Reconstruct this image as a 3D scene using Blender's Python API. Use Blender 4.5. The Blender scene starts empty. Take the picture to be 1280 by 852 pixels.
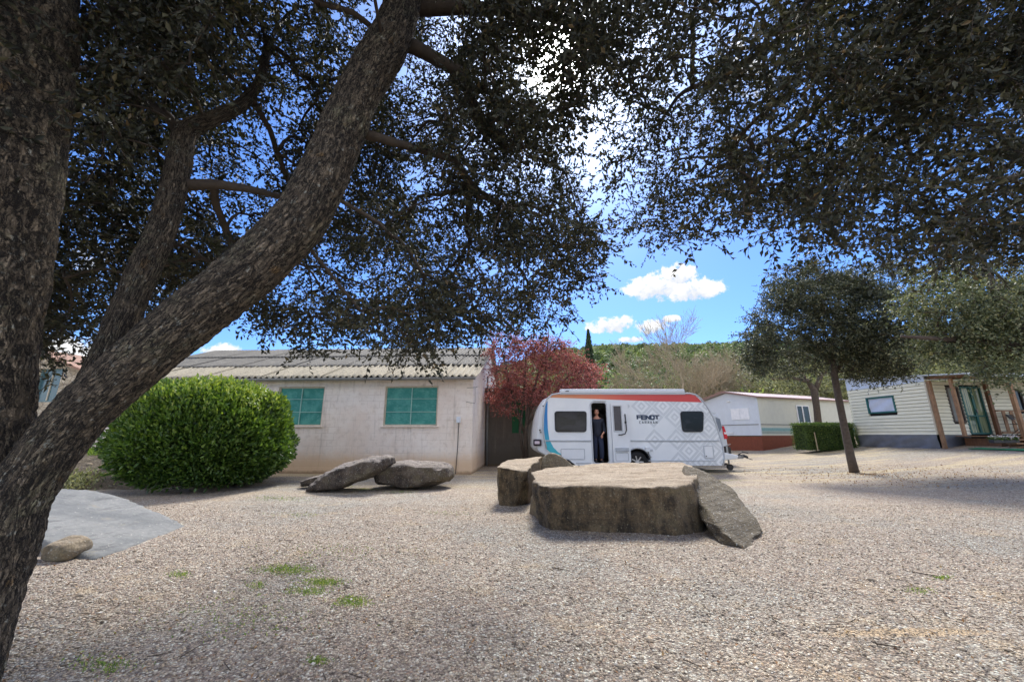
import bpy, bmesh, math, random
import numpy as np
from math import radians as R, pi
from mathutils import Vector, Matrix, noise as mn
from mathutils.geometry import tessellate_polygon
random.seed(7); rng = np.random.default_rng(11)
sc = bpy.context.scene
C = sc.collection

# ------------------------------------------------------------------ camera
CAMZ = 1.22; PITCH = R(13.56); F = 485.0
cd = bpy.data.cameras.new('camera'); cam = bpy.data.objects.new('camera', cd); C.objects.link(cam)
cd.sensor_width = 36; cd.lens = 36 * F / 1280; cd.clip_start = .05; cd.clip_end = 3000
cam.location = (0, 0, CAMZ); cam.rotation_euler = (R(90) + PITCH, 0, 0)
sc.camera = cam
sc.render.resolution_x = 1024; sc.render.resolution_y = 681
sc.view_settings.view_transform = 'Standard'; sc.view_settings.look = 'None'
sc.view_settings.exposure = 2.15; sc.view_settings.gamma = 1

# ------------------------------------------------------------------ node helper
class NT:
    def __init__(s, tree): s.t = tree
    def n(s, typ, props=None, **ins):
        nd = s.t.nodes.new(typ)
        for k, v in (props or {}).items(): setattr(nd, k, v)
        for k, v in ins.items():
            key = int(k[1:]) if (k[0] == 'i' and k[1:].isdigit()) else k.replace('_', ' ')
            s.put(nd.inputs[key], v)
        return nd
    def put(s, sock, v):
        if isinstance(v, bpy.types.NodeSocket): s.t.links.new(v, sock)
        elif isinstance(v, bpy.types.Node): s.t.links.new(v.outputs[0], sock)
        else:
            if sock.type == 'RGBA' and isinstance(v, (tuple, list)) and len(v) == 3: v = (*v, 1)
            sock.default_value = v
    def m(s, op, a, b=0.0, c=None, clamp=False):
        nd = s.t.nodes.new('ShaderNodeMath'); nd.operation = op; nd.use_clamp = clamp
        s.put(nd.inputs[0], a); s.put(nd.inputs[1], b)
        if c is not None: s.put(nd.inputs[2], c)
        return nd.outputs[0]
    def mix(s, f, a, b, bt='MIX'):
        nd = s.t.nodes.new('ShaderNodeMix'); nd.data_type = 'RGBA'; nd.blend_type = bt
        s.put(nd.inputs[0], f); s.put(nd.inputs[6], a); s.put(nd.inputs[7], b)
        return nd.outputs[2]
    def ramp(s, f, stops, interp='LINEAR'):
        nd = s.t.nodes.new('ShaderNodeValToRGB'); cr = nd.color_ramp; cr.interpolation = interp
        while len(cr.elements) < len(stops): cr.elements.new(.5)
        for e, (p, c) in zip(cr.elements, stops):
            e.position = p; e.color = (*c, 1) if len(c) == 3 else c
        s.put(nd.inputs[0], f); return nd.outputs[0]
    def sm(s, v, a, b):
        nd = s.t.nodes.new('ShaderNodeMapRange'); nd.interpolation_type = 'SMOOTHSTEP'
        s.put(nd.inputs[0], v); nd.inputs[1].default_value = a; nd.inputs[2].default_value = b
        return nd.outputs[0]
    def noise(s, vec, scale, detail=4, rough=.55, dist=0):
        nd = s.n('ShaderNodeTexNoise', Scale=scale, Detail=detail, Roughness=rough, Distortion=dist)
        if vec is not None: s.put(nd.inputs['Vector'], vec)
        return nd.outputs[0]
    def obj(s): return s.n('ShaderNodeTexCoord').outputs['Object']
    def pos(s): return s.n('ShaderNodeNewGeometry').outputs['Position']
    def map(s, vec, scale=(1, 1, 1), loc=(0, 0, 0), rot=(0, 0, 0)):
        return s.n('ShaderNodeMapping', Vector=vec, Scale=scale, Location=loc, Rotation=rot).outputs[0]
    def xyz(s, vec): return s.n('ShaderNodeSeparateXYZ', Vector=vec).outputs

def L(r, g, b):                                # sRGB 0-255 to linear
    f = lambda c: (c / 255 / 12.92) if c / 255 <= .04045 else ((c / 255 + .055) / 1.055) ** 2.4
    return (f(r), f(g), f(b))

def material(name, fn=None, color=(.5, .5, .5), rough=.7, metal=0, **kw):
    m = bpy.data.materials.new(name); m.use_nodes = True
    t = m.node_tree; T = NT(t); b = t.nodes['Principled BSDF']
    b.inputs['Base Color'].default_value = (*color, 1); b.inputs['Roughness'].default_value = rough
    b.inputs['Metallic'].default_value = metal
    for k, v in kw.items(): b.inputs[k.replace('_', ' ')].default_value = v
    if fn: fn(T, b)
    return m

def bump(T, b, h, strength=.5, dist=.02):
    bn = T.n('ShaderNodeBump', Strength=strength, Distance=dist, Height=h)
    T.put(b.inputs['Normal'], bn.outputs[0])

# ------------------------------------------------------------------ world
SUN_EL = R(49.5); SUN_AZ = R(8.8)              # azimuth clockwise from +Y
w = bpy.data.worlds.new('World'); sc.world = w; w.use_nodes = True
wt = w.node_tree; W = NT(wt); bg = wt.nodes['Background']
sky = W.n('ShaderNodeTexSky', dict(sky_type='NISHITA', sun_disc=False, sun_elevation=SUN_EL, sun_rotation=SUN_AZ,
          altitude=300, air_density=1.0, dust_density=.55, ozone_density=2.2))
d = W.n('ShaderNodeTexCoord').outputs['Generated']
dx, dy, dz = W.xyz(d)
az = W.m('ARCTAN2', dx, dy); el = W.m('ARCSINE', dz)
def px_azel(px, py):
    u = (px - 640) / F; v = (426 - py) / F
    D = Vector((u, math.cos(PITCH) - v * math.sin(PITCH), math.sin(PITCH) + v * math.cos(PITCH))).normalized()
    return math.atan2(D.x, D.y), math.asin(D.z)
nz = W.noise(d, 11, 9, .66, .4); nz2 = W.noise(d, 60, 6, .65)
wob = W.m('ADD', W.m('MULTIPLY', W.m('SUBTRACT', nz, .5), 4.4), W.m('MULTIPLY', W.m('SUBTRACT', nz2, .5), 2.2))
cov = None; shade = None
clouds = [(820, 358, 46, 17), (868, 362, 40, 15), (845, 345, 30, 16), (768, 405, 33, 12), (812, 408, 26, 10), (790, 424, 18, 5), (278, 440, 30, 14),
          (85, 440, 70, 30), (840, 398, 14, 5), (690, 60, 80, 60), (930, 90, 90, 50), (150, 330, 70, 55),
          (-120, 380, 160, 70), (1480, 300, 200, 60), (1220, -80, 260, 60), (250, -160, 200, 60)]
for i, (px, py, rx, ry) in enumerate(clouds):
    a0, e0 = px_azel(px, py)
    a1, _ = px_azel(px + rx, py); _, e1 = px_azel(px, py - ry)
    u = W.m('DIVIDE', W.m('SUBTRACT', az, a0), abs(a1 - a0)); v = W.m('DIVIDE', W.m('SUBTRACT', el, e0), abs(e1 - e0))
    q = W.m('SUBTRACT', 1.0, W.m('ADD', W.m('MULTIPLY', u, u), W.m('MULTIPLY', v, v)))
    if i >= 9: q = W.m('MINIMUM', q, .25)
    else: q = W.m('MULTIPLY', q, 1.1)
    q = W.m('MAXIMUM', q, -3)
    if cov is None: cov = q; shade = v
    else:
        shade = W.mix(W.m('GREATER_THAN', q, cov), shade, v)
        cov = W.m('MAXIMUM', cov, q)
# bright unseen cloud added as ambient fill, leaving the blue gap above the caravan
gen = W.m('MULTIPLY', W.m('SUBTRACT', W.noise(W.map(d, scale=(1, 1, 1.8)), 2.1, 7, .6), .465), 9.0)
ag, eg = px_azel(700, 300)
gu = W.m('DIVIDE', W.m('SUBTRACT', az, ag), 1.15); gv = W.m('DIVIDE', W.m('SUBTRACT', el, eg), .85)
gap = W.sm(W.m('ADD', W.m('MULTIPLY', gu, gu), W.m('MULTIPLY', gv, gv)), .7, 1.8)
gen = W.m('SUBTRACT', gen, W.m('MULTIPLY', W.m('SUBTRACT', 1, gap), 8))
cm = W.sm(W.m('ADD', cov, wob), .12, .75); gm_ = W.m('MULTIPLY', W.sm(W.m('ADD', gen, W.m('MULTIPLY', wob, .3)), .0, 1.2), .85)
sv = W.sm(W.m('ADD', shade, W.m('MULTIPLY', wob, .9)), -1.1, .5)
ccol = W.mix(sv, (1.9, 2.05, 2.3), (2.9, 2.9, 2.9))
skyc = W.mix(1.0, sky.outputs[0], (.26, .385, .61), 'MULTIPLY')
# thin bright veil of cloud round the sun
sd = (math.sin(SUN_AZ) * math.cos(SUN_EL), math.cos(SUN_AZ) * math.cos(SUN_EL), math.sin(SUN_EL))
dt = W.n('ShaderNodeVectorMath', dict(operation='DOT_PRODUCT'), i0=d, i1=sd).outputs['Value']
veil = W.m('POWER', W.m('MAXIMUM', dt, 0), 60)
veil2 = W.m('POWER', W.m('MAXIMUM', dt, 0), 900)
veil3 = W.m('POWER', W.m('MAXIMUM', dt, 0), 16)
lum = W.m('ADD', W.m('ADD', W.m('MULTIPLY', veil, 6), W.m('MULTIPLY', veil3, .9)), W.m('MULTIPLY', veil2, 120))
fin = W.mix(cm, W.mix(gm_, skyc, (7.6, 7.3, 6.9)), ccol)
fin = W.mix(1.0, fin, W.n('ShaderNodeCombineColor', Red=lum, Green=lum, Blue=lum).outputs[0], 'ADD')
wt.links.new(fin, bg.inputs[0]); bg.inputs[1].default_value = .085

# ------------------------------------------------------------------ sun
sl = bpy.data.lights.new('sun', 'SUN'); so = bpy.data.objects.new('sun', sl); C.objects.link(so)
sl.energy = 1.25; sl.angle = R(15); sl.color = (1, .95, .87)
so.rotation_euler = (R(90) - SUN_EL, 0, pi - SUN_AZ)
so.location = (0, 0, 30)

# ------------------------------------------------------------------ placing
def ray(px, py):
    u = (px - 640) / F; v = (426 - py) / F
    return Vector((u, math.cos(PITCH) - v * math.sin(PITCH), math.sin(PITCH) + v * math.cos(PITCH)))
def P(px, py, Y):
    D = ray(px, py); t = Y / D.y
    return Vector((D.x * t, Y, CAMZ + D.z * t))
def proj(p):
    x, y, z = p[0], p[1], p[2] - CAMZ
    f = y * math.cos(PITCH) + z * math.sin(PITCH); u = -y * math.sin(PITCH) + z * math.cos(PITCH)
    if f < .05: return None
    return 640 + F * x / f, 426 - F * u / f
def gz(x, y):
    t = max(0.0, min(1.25, (x - 6) / 11.6)) ** 2.6 * .65
    return t
def G(px, py, z=None):
    D = ray(px, py); at = lambda t: Vector((D.x * t, D.y * t, CAMZ + D.z * t))
    if z is not None: return at((z - CAMZ) / D.z)
    t = .5
    while t < 60:
        p = at(t)
        if p.z <= gz(p.x, p.y): break
        t += .02
    p = at(t); p.z = gz(p.x, p.y)
    return p

# ------------------------------------------------------------------ object helpers
def tag(o, label=None, cat=None, group=None, kind=None):
    if label: o['label'] = label
    if cat: o['category'] = cat
    if group: o['group'] = group
    if kind: o['kind'] = kind
    return o
def empty(name, loc=(0, 0, 0), label=None, cat=None, group=None, rz=0):
    o = bpy.data.objects.new(name, None); C.objects.link(o); o.location = loc; o.rotation_euler = (0, 0, rz)
    o.empty_display_size = .2
    return tag(o, label, cat, group)
def link(name, me, mt=None, parent=None, smooth=False):
    o = bpy.data.objects.new(name, me); C.objects.link(o)
    if mt is not None and not me.materials:
        for q in (mt if isinstance(mt, (list, tuple)) else [mt]): me.materials.append(q)
    if parent: o.parent = parent
    if smooth: me.polygons.foreach_set('use_smooth', [True] * len(me.polygons))
    return o
def npmesh(name, V, Fc, attrs=None):
    """V (n,3) array, Fc (m,k) array of equal-sized faces"""
    V = np.asarray(V, np.float32); Fc = np.asarray(Fc, np.int32)
    me = bpy.data.meshes.new(name); k = Fc.shape[1]
    me.vertices.add(len(V)); me.vertices.foreach_set('co', V.ravel())
    me.loops.add(Fc.size); me.loops.foreach_set('vertex_index', Fc.ravel())
    me.polygons.add(len(Fc)); me.polygons.foreach_set('loop_start', np.arange(0, Fc.size, k, dtype=np.int32))
    me.polygons.foreach_set('loop_total', np.full(len(Fc), k, np.int32))
    for an, arr in (attrs or {}).items():
        a = me.attributes.new(an, 'FLOAT', 'POINT'); a.data.foreach_set('value', np.asarray(arr, np.float32))
    me.update(calc_edges=True); me.validate()
    return me

class MB:
    def __init__(s): s.v = []; s.f = []; s.mi = []
    def add(s, vs, fs, mi=0):
        o = len(s.v); s.v += [tuple(v) for v in vs]; s.f += [tuple(i + o for i in f) for f in fs]; s.mi += [mi] * len(fs)
        return s
    def box(s, c, d, rot=None, mi=0):
        vs = [Vector(((i & 1) - .5, ((i >> 1) & 1) - .5, ((i >> 2) & 1) - .5)) for i in range(8)]
        vs = [Vector((v.x * d[0], v.y * d[1], v.z * d[2])) for v in vs]
        if rot is not None: vs = [rot @ v for v in vs]
        vs = [v + Vector(c) for v in vs]
        return s.add(vs, [(0, 2, 3, 1), (4, 5, 7, 6), (0, 1, 5, 4), (2, 6, 7, 3), (0, 4, 6, 2), (1, 3, 7, 5)], mi)
    def bar(s, a, b, w, h, up=(0, 0, 1), mi=0):
        a = Vector(a); b = Vector(b); z = (b - a).normalized(); u = Vector(up)
        if abs(z.dot(u)) > .98: u = Vector((0, 1, 0))
        x = z.cross(u).normalized(); y = x.cross(z)
        vs = [p + x * sx * w / 2 + y * sy * h / 2 for p in (a, b) for sx, sy in ((-1, -1), (1, -1), (1, 1), (-1, 1))]
        return s.add(vs, [(3, 2, 1, 0), (4, 5, 6, 7), (0, 1, 5, 4), (1, 2, 6, 5), (2, 3, 7, 6), (3, 0, 4, 7)], mi)
    def tube(s, pts, rad, n=8, caps=True, mi=0, rfun=None):
        pts = [Vector(p) for p in pts]
        if not isinstance(rad, (list, tuple)): rad = [rad] * len(pts)
        x = None; rings = []
        for i, p in enumerate(pts):
            t = (pts[min(i + 1, len(pts) - 1)] - pts[max(i - 1, 0)])
            t = t.normalized() if t.length > 1e-9 else Vector((0, 0, 1))
            if x is None: x = t.orthogonal().normalized()
            else:
                x = x - t * x.dot(t); x = x.normalized() if x.length > 1e-6 else t.orthogonal().normalized()
            y = t.cross(x)
            rings.append([p + (x * math.cos(a) + y * math.sin(a)) * rad[i] * (rfun(i, a) if rfun else 1)
                          for a in (2 * pi * k / n for k in range(n))])
        vs = [v for r_ in rings for v in r_]; fs = []
        for i in range(len(pts) - 1):
            for k in range(n):
                fs.append((i * n + k, i * n + (k + 1) % n, (i + 1) * n + (k + 1) % n, (i + 1) * n + k))
        if caps: fs += [tuple(reversed(range(n))), tuple(range(len(vs) - n, len(vs)))]
        return s.add(vs, fs, mi)
    def prism(s, poly, y0, y1, mi=0, axes=None):
        """poly of (x,z); extruded in y between y0 and y1"""
        n = len(poly); area = sum(poly[i][0] * poly[(i + 1) % n][1] - poly[(i + 1) % n][0] * poly[i][1] for i in range(n))
        if area < 0: poly = poly[::-1]
        A = lambda x, y, z: Vector((x, y, z)) if axes is None else axes(x, y, z)
        vs = [A(x, y0, z) for x, z in poly] + [A(x, y1, z) for x, z in poly]
        fs = [(i, (i + 1) % n, n + (i + 1) % n, n + i)[::-1] for i in range(n)]
        for tri in tessellate_polygon([[Vector((x, z, 0)) for x, z in poly]]):
            a, b, c = tri
            fs.append((a, b, c)); fs.append((n + c, n + b, n + a))
        return s.add(vs, fs, mi)
    def build(s, name, mt, parent=None, smooth=False, bevel=0, seg=2, fix=True):
        me = bpy.data.meshes.new(name); me.from_pydata(s.v, [], s.f)
        if fix:
            bm = bmesh.new(); bm.from_mesh(me); bmesh.ops.recalc_face_normals(bm, faces=bm.faces) if not isinstance(mt, (list, tuple)) or True else None
            bm.to_mesh(me); bm.free()
        o = link(name, me, mt, parent)
        if isinstance(mt, (list, tuple)): me.polygons.foreach_set('material_index', s.mi)
        if smooth: me.shade_smooth() if hasattr(me, 'shade_smooth') else None
        if bevel:
            bv = o.modifiers.new('bevel', 'BEVEL'); bv.width = bevel; bv.segments = seg; bv.limit_method = 'ANGLE'; bv.angle_limit = R(40)
        return o

def copy_tree(o, parent=None):
    c = o.copy(); C.objects.link(c); c.parent = parent
    for ch in list(o.children): copy_tree(ch, c)
    return c

# ================================================================== MATERIALS
def gravel_fn(T, b):
    p = T.pos()
    px_, py_, pz_ = T.xyz(p)
    v1 = T.n('ShaderNodeTexVoronoi', Vector=p, Scale=62.0)
    v2 = T.n('ShaderNodeTexVoronoi', Vector=T.map(p, loc=(3.3, 1.7, .4)), Scale=27.0)
    big = T.noise(p, .33, 4, .6); mid = T.noise(p, 1.9, 5, .65); fine = T.noise(p, 9, 4, .6)
    c1 = T.ramp(T.xyz(v1.outputs['Color'])[0], [(0, L(92, 80, 72)), (.2, L(140, 123, 110)), (.42, L(168, 152, 140)), (.62, L(190, 176, 160)), (.8, L(170, 140, 120)), (.9, L(206, 198, 184)), (1, L(224, 216, 202))])
    c2 = T.ramp(T.xyz(v2.outputs['Color'])[1], [(0, L(100, 86, 78)), (.45, L(165, 148, 135)), (.8, L(192, 176, 160)), (1, L(226, 218, 205))])
    col = T.mix(T.m('MULTIPLY', T.sm(fine, .45, .62), .6), c1, c2)
    # bluish-grey worn areas against pink-brown gravel, sandy streaks of subsoil
    col = T.mix(T.sm(big, .44, .62), col, T.mix(1, col, (.86, .95, 1.02), 'MULTIPLY'))
    col = T.mix(T.m('MULTIPLY', T.sm(mid, .54, .72), .75), col, T.mix(.55, col, L(196, 168, 128)))
    st = T.noise(T.map(p, scale=(.16, 1.6, 1)), 1.3, 4, .6)
    far = T.sm(py_, 7, 13)
    col = T.mix(T.m('MULTIPLY', T.m('MULTIPLY', T.sm(st, .46, .62), far), .7), col, L(205, 185, 148))
    dirt = T.sm(T.noise(T.map(p, scale=(.5, .9, 1), loc=(7, 2, 0)), 1.1, 5, .7), .62, .74)
    col = T.mix(T.m('MULTIPLY', dirt, .4), col, L(122, 100, 78))
    gx, gy = G(1135, 789).x, G(1135, 789).y
    e = T.m('ADD', T.m('POWER', T.m('ABSOLUTE', T.m('DIVIDE', T.m('SUBTRACT', px_, gx), .62)), 2), T.m('POWER', T.m('ABSOLUTE', T.m('DIVIDE', T.m('SUBTRACT', py_, T.m('ADD', gy, T.m('MULTIPLY', T.m('SUBTRACT', px_, gx), .05))), .055)), 2))
    col = T.mix(T.m('MULTIPLY', T.sm(T.m('ADD', e, T.m('MULTIPLY', T.m('SUBTRACT', fine, .5), 2)), 1.3, .3), .75), col, L(196, 168, 134))
    col = T.mix(1.0, col, (1.06, 1.07, .99), 'MULTIPLY')
    # gritty contrast
    edge = T.sm(v1.outputs['Distance'], .55, .25)
    col = T.mix(T.m('MULTIPLY', T.sm(v1.outputs['Distance'], .32, .75), .5), col, L(72, 62, 55))
    T.put(b.inputs['Base Color'], col); b.inputs['Roughness'].default_value = .9
    h = T.m('ADD', T.m('MULTIPLY', v1.outputs['Distance'], -.9), T.m('MULTIPLY', T.m('MULTIPLY', v2.outputs['Distance'], -1), T.sm(fine, .45, .6)))
    h = T.m('ADD', h, T.m('MULTIPLY', mid, 1.4))
    bump(T, b, h, .9, .02)
M_gravel = material('gravel', gravel_fn)
def pebble_fn(T, b):
    a = T.n('ShaderNodeAttribute', dict(attribute_name='rnd')).outputs['Fac']
    c = T.ramp(a, [(0, L(100, 90, 78)), (.3, L(158, 144, 124)), (.55, L(184, 170, 148)), (.75, L(196, 174, 146)), (.9, L(206, 198, 182)), (1, L(224, 218, 204))])
    T.put(b.inputs['Base Color'], c); b.inputs['Roughness'].default_value = .85
M_pebble = material('pebble', pebble_fn)

def bark_fn(light, dark, lich, su=1.0):
    def fn(T, b):
        uv = T.n('ShaderNodeUVMap').outputs[0]; p = T.obj()
        w1 = T.n('ShaderNodeVectorMath', dict(operation='SCALE'), i0=T.n('ShaderNodeTexNoise', Vector=p, Scale=14.0, Detail=5.0, Roughness=.7).outputs[1], Scale=.045).outputs[0]
        wv = T.n('ShaderNodeVectorMath', dict(operation='ADD'), i0=T.map(uv, scale=(1, .36, 1)), i1=w1)
        v = T.n('ShaderNodeTexVoronoi', dict(feature='DISTANCE_TO_EDGE'), Vector=wv.outputs[0], Scale=27.0 * su)
        vc = T.n('ShaderNodeTexVoronoi', Vector=wv.outputs[0], Scale=27.0 * su)
        v2 = T.n('ShaderNodeTexVoronoi', dict(feature='DISTANCE_TO_EDGE'), Vector=wv.outputs[0], Scale=80.0 * su)
        n1 = T.noise(p, 3.0, 5, .65); n2 = T.noise(p, 30, 6, .72); n4 = T.noise(p, 9, 4, .6)
        rn = T.noise(T.map(wv.outputs[0], scale=(1, .75, 1)), 27 * su, 7, .62, 1.0)
        ridge = T.m('ABSOLUTE', T.m('SUBTRACT', rn, .5)); crack2 = T.sm(v2.outputs['Distance'], .0, .16)
        vd = T.m('ADD', T.sm(v.outputs['Distance'], .0, .16), T.m('MULTIPLY', T.sm(n2, .5, .6), .5), clamp=True)
        crack = T.m('MULTIPLY', T.sm(ridge, .008, .07), T.m('ADD', .45, T.m('MULTIPLY', vd, .55)))
        crack = T.m('MAXIMUM', crack, T.m('MULTIPLY', T.sm(n4, .52, .7), .45))
        tone = T.m('ADD', T.m('MULTIPLY', T.xyz(vc.outputs['Color'])[0], .28), T.m('MULTIPLY', n2, .7))
        col = T.mix(tone, dark, light)
        lm = T.m('MULTIPLY', T.sm(n1, .45, .66), T.sm(n2, .40, .6))
        col = T.mix(T.m('MULTIPLY', lm, .75), col, lich)
        col = T.mix(T.m('MULTIPLY', T.sm(T.noise(p, 24, 4, .6), .60, .67), .7), col, L(196, 196, 180))
        col = T.mix(T.m('MULTIPLY', T.sm(T.noise(p, 5.5, 4, .6), .62, .7), .5), col, L(170, 128, 62))
        col = T.mix(T.m('MULTIPLY', T.m('SUBTRACT', 1, T.m('MULTIPLY', crack, T.m('ADD', .6, T.m('MULTIPLY', crack2, .4)))), .96), col, L(22, 18, 15))
        T.put(b.inputs['Base Color'], col); b.inputs['Roughness'].default_value = .95
        h = T.m('ADD', T.m('ADD', crack, T.m('MULTIPLY', crack2, .35)), T.m('MULTIPLY', n2, .9))
        bump(T, b, h, 1.0, .018)
    return fn
M_bark = material('oak_bark', bark_fn(L(178, 160, 134), L(98, 86, 70), L(156, 154, 120)))
def twig_fn(c1, c2):
    def fn(T, b):
        T.put(b.inputs['Base Color'], T.mix(T.noise(T.obj(), 14, 4), c1, c2)); b.inputs['Roughness'].default_value = .9
        bump(T, b, T.noise(T.obj(), 60, 4), .5, .01)
    return fn
M_twig = material('twig_bark', twig_fn(L(40, 33, 28), L(96, 84, 70)))
M_barkfar = material('rough_bark', twig_fn(L(52, 44, 38), L(112, 98, 84)))
M_baretwig = material('bare_twig', twig_fn(L(134, 120, 98), L(186, 172, 142)))

def leaf_mat(name, stops, trans=.25, rough=.45, tcol=None):
    def fn(T, b):
        a = T.n('ShaderNodeAttribute', dict(attribute_name='rnd')).outputs['Fac']
        c = T.ramp(a, stops)
        T.put(b.inputs['Base Color'], c); b.inputs['Roughness'].default_value = rough
        tr = T.n('ShaderNodeBsdfTranslucent', Color=T.mix(1, c, tcol or (1.6, 1.7, .7), 'MULTIPLY'))
        mx = T.n('ShaderNodeMixShader', Fac=trans, i1=b.outputs[0], i2=tr.outputs[0])
        T.t.links.new(mx.outputs[0], T.t.nodes['Material Output'].inputs[0])
    return material(name, fn)
M_oakleaf = leaf_mat('holm_oak_leaf', [(0, L(34, 37, 27)), (.4, L(50, 53, 38)), (.75, L(68, 69, 50)), (.95, L(92, 88, 64)), (1, L(112, 92, 62))], .14, .6)
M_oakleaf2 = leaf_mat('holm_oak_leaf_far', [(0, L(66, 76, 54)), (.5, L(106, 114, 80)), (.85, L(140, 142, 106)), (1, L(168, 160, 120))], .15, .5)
M_oakmid = leaf_mat('small_oak_leaf', [(0, L(42, 48, 36)), (.5, L(72, 78, 56)), (.85, L(104, 106, 78)), (1, L(140, 136, 104))], .12, .5)
M_laurel = leaf_mat('laurel_leaf', [(0, L(38, 62, 30)), (.35, L(68, 98, 44)), (.7, L(106, 134, 56)), (.9, L(150, 168, 74)), (1, L(186, 194, 106))], .25, .35, (1.4, 1.4, .6))
M_hedge = leaf_mat('hedge_leaf', [(0, L(44, 70, 34)), (.5, L(76, 102, 48)), (.85, L(108, 128, 62)), (1, L(140, 152, 84))], .3, .4)
M_redleaf = leaf_mat('red_leaf', [(0, L(108, 68, 66)), (.4, L(146, 86, 82)), (.75, L(172, 108, 98)), (1, L(190, 138, 118))], .3, .55, (1.35, 1.0, .9))
M_pine = leaf_mat('pine_needles', [(0, L(74, 92, 66)), (.4, L(104, 120, 82)), (.8, L(136, 146, 100)), (1, L(160, 166, 120))], .2, .6)  # needle tones paled to stand in for haze over the hill
M_cyp = leaf_mat('cypress_leaf', [(0, L(34, 52, 30)), (1, L(70, 92, 52))], .1, .6)
M_olive = leaf_mat('scrub_leaf', [(0, L(84, 92, 66)), (.5, L(126, 128, 94)), (1, L(164, 162, 122))], .2, .6)
M_fresh = leaf_mat('fresh_leaf', [(0, L(84, 112, 40)), (1, L(150, 172, 74))], .3, .5)
M_grass = leaf_mat('grass_blade', [(0, L(92, 118, 56)), (.6, L(132, 154, 80)), (1, L(180, 178, 116))], .3, .6)
M_dryleaf = leaf_mat('dry_leaf', [(0, L(96, 64, 44)), (.6, L(150, 112, 76)), (1, L(186, 156, 110))], .1, .8)

def rock_fn(top, side, dark, strata=9.0, topamt=.8, lichen=L(176, 176, 164), streak=1.0, sgn=1):
    def fn(T, b):
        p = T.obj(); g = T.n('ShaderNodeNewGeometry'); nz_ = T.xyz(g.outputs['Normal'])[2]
        n1 = T.noise(p, 1.7, 6, .65); n2 = T.noise(p, 9, 6, .7); n3 = T.noise(p, 42, 4, .65)
        vert = T.m('ADD', T.m('MULTIPLY', T.noise(T.map(p, scale=(2.6, 2.6, .5)), 1.8, 7, .72), .65), T.m('MULTIPLY', n1, .35))
        lay = T.noise(T.map(p, scale=(.8, .8, strata)), 2.0, 5, .7)
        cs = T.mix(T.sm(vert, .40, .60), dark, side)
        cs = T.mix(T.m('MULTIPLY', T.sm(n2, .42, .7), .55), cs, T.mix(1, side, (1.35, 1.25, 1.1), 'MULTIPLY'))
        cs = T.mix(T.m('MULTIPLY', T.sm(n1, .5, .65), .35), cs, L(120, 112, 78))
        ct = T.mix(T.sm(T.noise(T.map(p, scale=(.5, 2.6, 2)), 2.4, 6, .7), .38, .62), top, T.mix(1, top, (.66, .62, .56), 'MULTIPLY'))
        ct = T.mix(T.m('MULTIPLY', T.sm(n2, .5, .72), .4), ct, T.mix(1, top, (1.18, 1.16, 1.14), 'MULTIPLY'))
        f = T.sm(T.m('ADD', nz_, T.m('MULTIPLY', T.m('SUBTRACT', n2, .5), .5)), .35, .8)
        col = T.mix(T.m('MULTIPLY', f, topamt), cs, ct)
        col = T.mix(T.m('MULTIPLY', T.sm(T.noise(p, 44, 3, .5), .63, .67), .7), col, lichen)
        col = T.mix(T.m('MULTIPLY', T.sm(n3, .56, .4), .35), col, dark)
        T.put(b.inputs['Base Color'], col); b.inputs['Roughness'].default_value = .92
        h = T.m('ADD', T.m('ADD', T.m('MULTIPLY', n2, 1.0), T.m('MULTIPLY', n3, .4)), T.m('MULTIPLY', lay, .9))
        bump(T, b, h, .9, .035)
    return fn
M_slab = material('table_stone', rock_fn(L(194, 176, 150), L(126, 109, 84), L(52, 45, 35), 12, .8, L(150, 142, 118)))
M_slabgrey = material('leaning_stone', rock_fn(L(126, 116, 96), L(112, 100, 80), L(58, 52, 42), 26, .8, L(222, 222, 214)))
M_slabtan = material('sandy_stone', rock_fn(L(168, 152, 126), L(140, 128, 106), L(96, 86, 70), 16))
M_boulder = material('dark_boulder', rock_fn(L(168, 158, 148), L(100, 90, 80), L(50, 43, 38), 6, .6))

# ================================================================== GROUND
def ground():
    xs = np.concatenate([-np.geomspace(14, 900, 26)[::-1], np.linspace(-14, 26, 201)[1:-1], np.geomspace(26, 900, 26)])
    ys = np.concatenate([-np.geomspace(3, 300, 14)[::-1], np.linspace(-3, 30, 166)[1:-1], np.geomspace(30, 1200, 26)])
    X, Y = np.meshgrid(xs, ys); Z = np.zeros_like(X)
    for i in range(X.shape[0]):
        for j in range(X.shape[1]):
            x, y = X[i, j], Y[i, j]; z = gz(x, y)
            near = 1 if (abs(x) < 30 and y < 40) else 0
            if near: z += .022 * mn.fractal(Vector((x * .7, y * .7, 0)), 1, 2, 3) * min(1, max(0, y / 3))
            z -= .012
            Z[i, j] = z
    V = np.stack([X.ravel(), Y.ravel(), Z.ravel()], 1); nx = len(xs); ny = len(ys)
    I = np.arange(nx * ny).reshape(ny, nx)
    Fc = np.stack([I[:-1, :-1].ravel(), I[:-1, 1:].ravel(), I[1:, 1:].ravel(), I[1:, :-1].ravel()], 1)
    me = npmesh('ground', V, Fc); o = link('ground', me, M_gravel, smooth=True); o['kind'] = 'structure'
ground()
def gzz(x, y):
    return gz(x, y) + .022 * mn.fractal(Vector((x * .7, y * .7, 0)), 1, 2, 3) * min(1, max(0, y / 3)) - .012

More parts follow.
